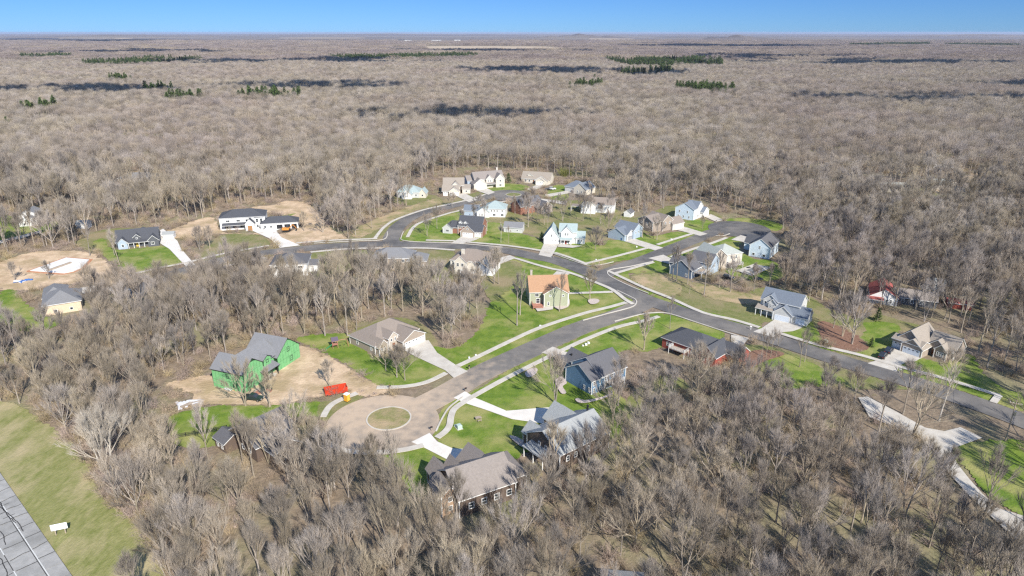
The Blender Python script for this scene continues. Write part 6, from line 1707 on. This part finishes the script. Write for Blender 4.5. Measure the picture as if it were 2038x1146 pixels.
def scatter(name, pts, scl, wid, rot, idx, sources, kind='stuff'):
    me = bpy.data.meshes.new(name)
    me.from_pydata([(float(p[0]), float(p[1]), float(p[2]) if len(p) > 2 else 0.0) for p in pts], [], [])
    for an, ar in (('sclv', None), ('rotv', None)):
        at = me.attributes.new(an, 'FLOAT_VECTOR', 'POINT')
        if an == 'sclv': at.data.foreach_set('vector', np.stack([wid, wid, scl], 1).astype(np.float32).ravel())
        else: at.data.foreach_set('vector', np.stack([np.zeros_like(rot), np.zeros_like(rot), rot], 1).astype(np.float32).ravel())
    at = me.attributes.new('idx', 'INT', 'POINT'); at.data.foreach_set('value', idx.astype(np.int32))
    o = bpy.data.objects.new(name, me); COL.objects.link(o); o['kind'] = kind
    ng = bpy.data.node_groups.new(name, 'GeometryNodeTree')
    ng.interface.new_socket('Geometry', in_out='INPUT', socket_type='NodeSocketGeometry')
    ng.interface.new_socket('Geometry', in_out='OUTPUT', socket_type='NodeSocketGeometry')
    n, l = ng.nodes, ng.links
    gi, go = n.new('NodeGroupInput'), n.new('NodeGroupOutput')
    iop = n.new('GeometryNodeInstanceOnPoints')
    l.new(gi.outputs[0], iop.inputs['Points'])
    jn = n.new('GeometryNodeJoinGeometry')
    for s in reversed(sources):      # the join lists its last link first
        oi = n.new('GeometryNodeObjectInfo'); oi.inputs['Object'].default_value = s; oi.inputs['As Instance'].default_value = False
        g2 = n.new('GeometryNodeGeometryToInstance'); l.new(oi.outputs['Geometry'], g2.inputs[0]); l.new(g2.outputs[0], jn.inputs[0])
    l.new(jn.outputs[0], iop.inputs['Instance'])
    iop.inputs['Pick Instance'].default_value = True
    def attr(nm, ty):
        a = n.new('GeometryNodeInputNamedAttribute'); a.data_type = ty; a.inputs['Name'].default_value = nm; return a
    l.new(attr('idx', 'INT').outputs['Attribute'], iop.inputs['Instance Index'])
    l.new(attr('sclv', 'FLOAT_VECTOR').outputs['Attribute'], iop.inputs['Scale'])
    er = n.new('FunctionNodeEulerToRotation'); l.new(attr('rotv', 'FLOAT_VECTOR').outputs['Attribute'], er.inputs[0])
    l.new(er.outputs[0], iop.inputs['Rotation'])
    l.new(iop.outputs[0], go.inputs[0])
    mod = o.modifiers.new('scatter', 'NODES'); mod.node_group = ng
    return o


src_near = [source_obj('woods_source', join_mb(*p), (M['bark'], M['twig'])) for p in FOREST]
# cheaper trees for the middle distance
def gen_dome(seed, H=17.0, r=5.0, n=420, w=.034):
    """a rounded bare crown for the middle distance: limbs fanning into a fuzzy dome"""
    rr = random.Random(seed); T, C = MB(), MB()
    T.tube((0, 0, -.3), (0, 0, H * .55), .26, .15, 5, cap=False)
    c = Vector((0, 0, H - r * 1.25)); b = Vector((0, 0, H * .38))
    lobes = [(c + Vector((rr.uniform(-.5, .5), rr.uniform(-.5, .5), rr.uniform(-.2, .25))) * r, r * rr.uniform(.5, .75)) for k in range(6)] + [(c, r * .85)]
    for k in range(15):
        an = k * 2.4 + rr.uniform(-.3, .3); q = rr.uniform(.15, 1.35)
        d = Vector((math.cos(an) * math.cos(q), math.sin(an) * math.cos(q), math.sin(q)))
        e = c + Vector((d.x * r * .7, d.y * r * .7, d.z * r)); s = b.lerp(Vector((0, 0, H * .55)), rr.random())
        m = s.lerp(e, .5) + Vector((d.x, d.y, -.2)) * .5
        C.tube(s, m, .09, .05, 3, cap=False); C.tube(m, e, .05, .02, 3, cap=False)
    for k in range(n):
        lc, lr = lobes[k % len(lobes)]
        an = rr.uniform(0, 6.28); q = math.asin(rr.uniform(-.35, 1))
        d = Vector((math.cos(an) * math.cos(q), math.sin(an) * math.cos(q), math.sin(q)))
        p = lc + Vector((d.x, d.y, d.z * 1.15)) * lr * rr.uniform(.35, .95)
        out = (p - b).normalized()
        twig_blade(C, p, (out + d * .35 + Vector((rr.gauss(0, .25), rr.gauss(0, .25), rr.gauss(0, .2)))).normalized(), rr.uniform(.9, 1.9), w * rr.uniform(.8, 1.3), rr)
    return T, C


MIDT = [gen_dome(600 + k, H=16 + 1.2 * (k % 3), r=4.3 + .45 * (k % 4)) for k in range(8)]
src_mid = [source_obj('woods_source_mid', join_mb(*p), (M['bark'], M['twig'])) for p in MIDT]


def gen_clump(seed):
    """a stand of crowns for the far woods: each crown a dome of upward twigs over a bare stem"""
    rr = random.Random(seed); C = MB()
    for t in range(17):
        cx, cy = rr.uniform(-18, 18), rr.uniform(-18, 18); H = rr.uniform(13, 19); r = rr.uniform(3.4, 5.6)
        c = Vector((cx, cy, H - r * 1.1))
        for k in range(58):
            an = rr.uniform(0, 6.28); q = math.asin(rr.uniform(-.15, 1))
            d = Vector((math.cos(an) * math.cos(q), math.sin(an) * math.cos(q), math.sin(q)))
            p = c + Vector((d.x * r, d.y * r, d.z * r * .95)) * rr.uniform(.45, .85)
            twig_blade(C, p, (d + Vector((0, 0, .5))).normalized(), rr.uniform(1.2, 2.4), 0.15, rr)
        C.tube((cx, cy, 0), (cx, cy, H * .7), .2, .1, 3, cap=False)
    return C


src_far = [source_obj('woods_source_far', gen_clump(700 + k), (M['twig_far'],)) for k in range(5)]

mid_ = grid(700, 2300, 9.0)
FIELD_CLEAR = [np.array([G(*q) for q in poly]) for poly in (
    [(840, 91), (1090, 91.5), (1150, 101), (850, 104)], [(1170, 76.2), (1260, 76.6), (1280, 79), (1170, 78.5)], [(1240, 88), (1420, 88.5), (1430, 92), (1240, 92)],
    [(790, 80.6), (930, 81), (940, 84.6), (790, 84.2)], [(1225, 150), (1290, 149), (1290, 155), (1220, 157)], [(560, 74.5), (720, 74.5), (720, 77), (560, 76.6)], [(120, 75), (260, 75), (260, 77.5), (120, 77.5)])]
FIELDS = [[(850, 92), (1080, 92.5), (1110, 98), (860, 99)], [(1180, 76.5), (1250, 76.8), (1260, 78.2), (1180, 78)], [(1250, 88.6), (1410, 89), (1410, 90.8), (1250, 90.6)], [(800, 81.2), (920, 81.6), (930, 83.4), (800, 83)], [(1232, 151.5), (1280, 151), (1283, 154), (1228, 155)], [(570, 74.9), (710, 74.9), (710, 76), (570, 76)], [(130, 75.4), (250, 75.4), (250, 76.8), (130, 76.8)]]
for f in FIELDS:
    area('field', f, M['field'], 'lawn', smooth=True, clear=False)
far_ = grid(2300, 8200, 36.0, .5)
for fc in FIELD_CLEAR:
    mid_ = mid_[~in_poly(mid_, fc)]; far_ = far_[~in_poly(far_, fc)]
# pine stands in the far woods
PST = [[(320, 205), (420, 203), (600, 199), (605, 208), (500, 210), (430, 213), (330, 214)], [(1345, 187), (1420, 186), (1465, 194), (1465, 199), (1400, 199), (1345, 192)], [(45, 232), (120, 227), (122, 233), (50, 239)], [(1200, 125), (1430, 120), (1440, 137), (1260, 140)], [(160, 132), (300, 122), (400, 120), (405, 128), (300, 136), (170, 138)], [(650, 119), (940, 112), (960, 121), (700, 126)],
       [(1230, 150), (1340, 143), (1345, 150), (1245, 158)], [(1135, 172), (1200, 168), (1205, 173), (1140, 177)], [(1690, 90), (1850, 88), (1850, 92), (1690, 94)], [(220, 167), (275, 165), (278, 170), (222, 172)], [(40, 116), (140, 113), (145, 118), (45, 121)], [(290, 190), (345, 188), (345, 192), (292, 194)], [(1120, 184), (1200, 182), (1200, 186), (1120, 188)], [(1880, 90), (2030, 92), (2030, 95), (1880, 93)]]
pw = []
for poly in PST:
    P = np.array([G(*q) for q in poly]); lo, hi = P.min(0), P.max(0)
    sp = 7.5 if lo[1] < 1500 else 12.0
    xx, yy = np.meshgrid(np.arange(lo[0], hi[0], sp), np.arange(lo[1], hi[1], sp)); q = np.stack([xx.ravel(), yy.ravel()], 1) + nrng.uniform(-4, 4, (xx.size, 2))
    q = q[in_poly(q, P)]; q = q[vnoise(q[:, 0] + 9000, q[:, 1] + 9000, 38.0, 5) + nrng.uniform(-.15, .15, len(q)) > 0.52]; pw.append(q)
    mid_ = mid_[~(in_poly(mid_, P) & (nrng.random(len(mid_)) < .95))]; far_ = far_[~(in_poly(far_, P) & (nrng.random(len(far_)) < .95))]
    rest = rest[~(in_poly(rest, P) & (nrng.random(len(rest)) < .97))]
pw = np.concatenate(pw)
src_pine = [source_obj('pine_source', join_mb(*p), (M['bark'], M['needle'])) for p in PINES]

near_m = np.concatenate([rest, mid_, far_])
pm_ = np.clip((rest[:, 1] - 260) / 260, 0, 1) > nrng.random(len(rest))
idx = np.concatenate([np.where(pm_, nrng.integers(7, 15, len(rest)), nrng.integers(0, 7, len(rest))), nrng.integers(7, 15, len(mid_)), nrng.integers(15, 20, len(far_))])
scl = np.concatenate([nrng.uniform(.78, 1.06, len(rest)), nrng.uniform(.8, 1.1, len(mid_)), nrng.uniform(.85, 1.15, len(far_))])
scl = scl * (0.66 + 0.36 * vnoise(near_m[:, 0] + 9000, near_m[:, 1] + 9000, 42.0, 21) + 0.22 * vnoise(near_m[:, 0] + 9000, near_m[:, 1] + 9000, 150.0, 23) + 0.18 * vnoise(near_m[:, 0] + 9000, near_m[:, 1] + 9000, 380.0, 22))
wd = scl * np.concatenate([nrng.uniform(.85, 1.2, len(rest)), nrng.uniform(1.0, 1.3, len(mid_)), nrng.uniform(1.0, 1.15, len(far_))])
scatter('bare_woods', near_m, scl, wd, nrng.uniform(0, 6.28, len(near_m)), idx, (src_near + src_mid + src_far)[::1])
scatter('pine_woods', pw, nrng.uniform(1.45, 1.95, len(pw)), nrng.uniform(1.5, 2.2, len(pw)), nrng.uniform(0, 6.28, len(pw)), nrng.integers(0, 2, len(pw)), src_pine)

# undergrowth: saplings and brush under and along the woods
ug = grid(70, 560, 4.6, .5)
edge = catmull([G(*q) for q in [(60, 800), (110, 840), (175, 910), (215, 985), (275, 1040), (320, 1085), (350, 1150)]], False, 30)
eb = np.array([(x + abs(nrng.normal(0, 3.0)) + .3, y + nrng.normal(0, 1.2)) for x, y in edge])
db = []
for px in DIRT:
    for x, y in catmull([G(*q) for q in px], True, 5):
        if nrng.random() < .6: db.append((x + nrng.normal(0, 1.2), y + nrng.normal(0, 1.2)))
db = np.array(db)
ug = ug[~blocked(ug)]; ug = np.concatenate([ug, eb[~blocked(eb)]])
for hx, hy, hr in HOUSE_SPOTS: ug = ug[(ug[:, 0] - hx) ** 2 + (ug[:, 1] - hy) ** 2 > (hr * .9) ** 2]
kk = vnoise(ug[:, 0] + 500, ug[:, 1] + 500, 14, 9); ug = ug[(kk > 0.40) | (ug[:, 0] < -70)]
n_db = len(db); ug = np.concatenate([ug, db])
src_ug = [source_obj('brush_source', gen_shrub(800 + k, 2.6, 1.5, 60, .028), (M['brush'],)) for k in range(4)]
scatter('undergrowth', ug, np.concatenate([nrng.uniform(.5, 1.7, len(ug) - n_db), nrng.uniform(.15, .5, n_db)]), np.concatenate([nrng.uniform(.7, 1.7, len(ug) - n_db), nrng.uniform(.3, .9, n_db)]), nrng.uniform(0, 6.28, len(ug)), nrng.integers(0, 4, len(ug)), src_ug)
print('trees', len(ind), len(rest), len(mid_), len(far_), len(pw), len(ug))
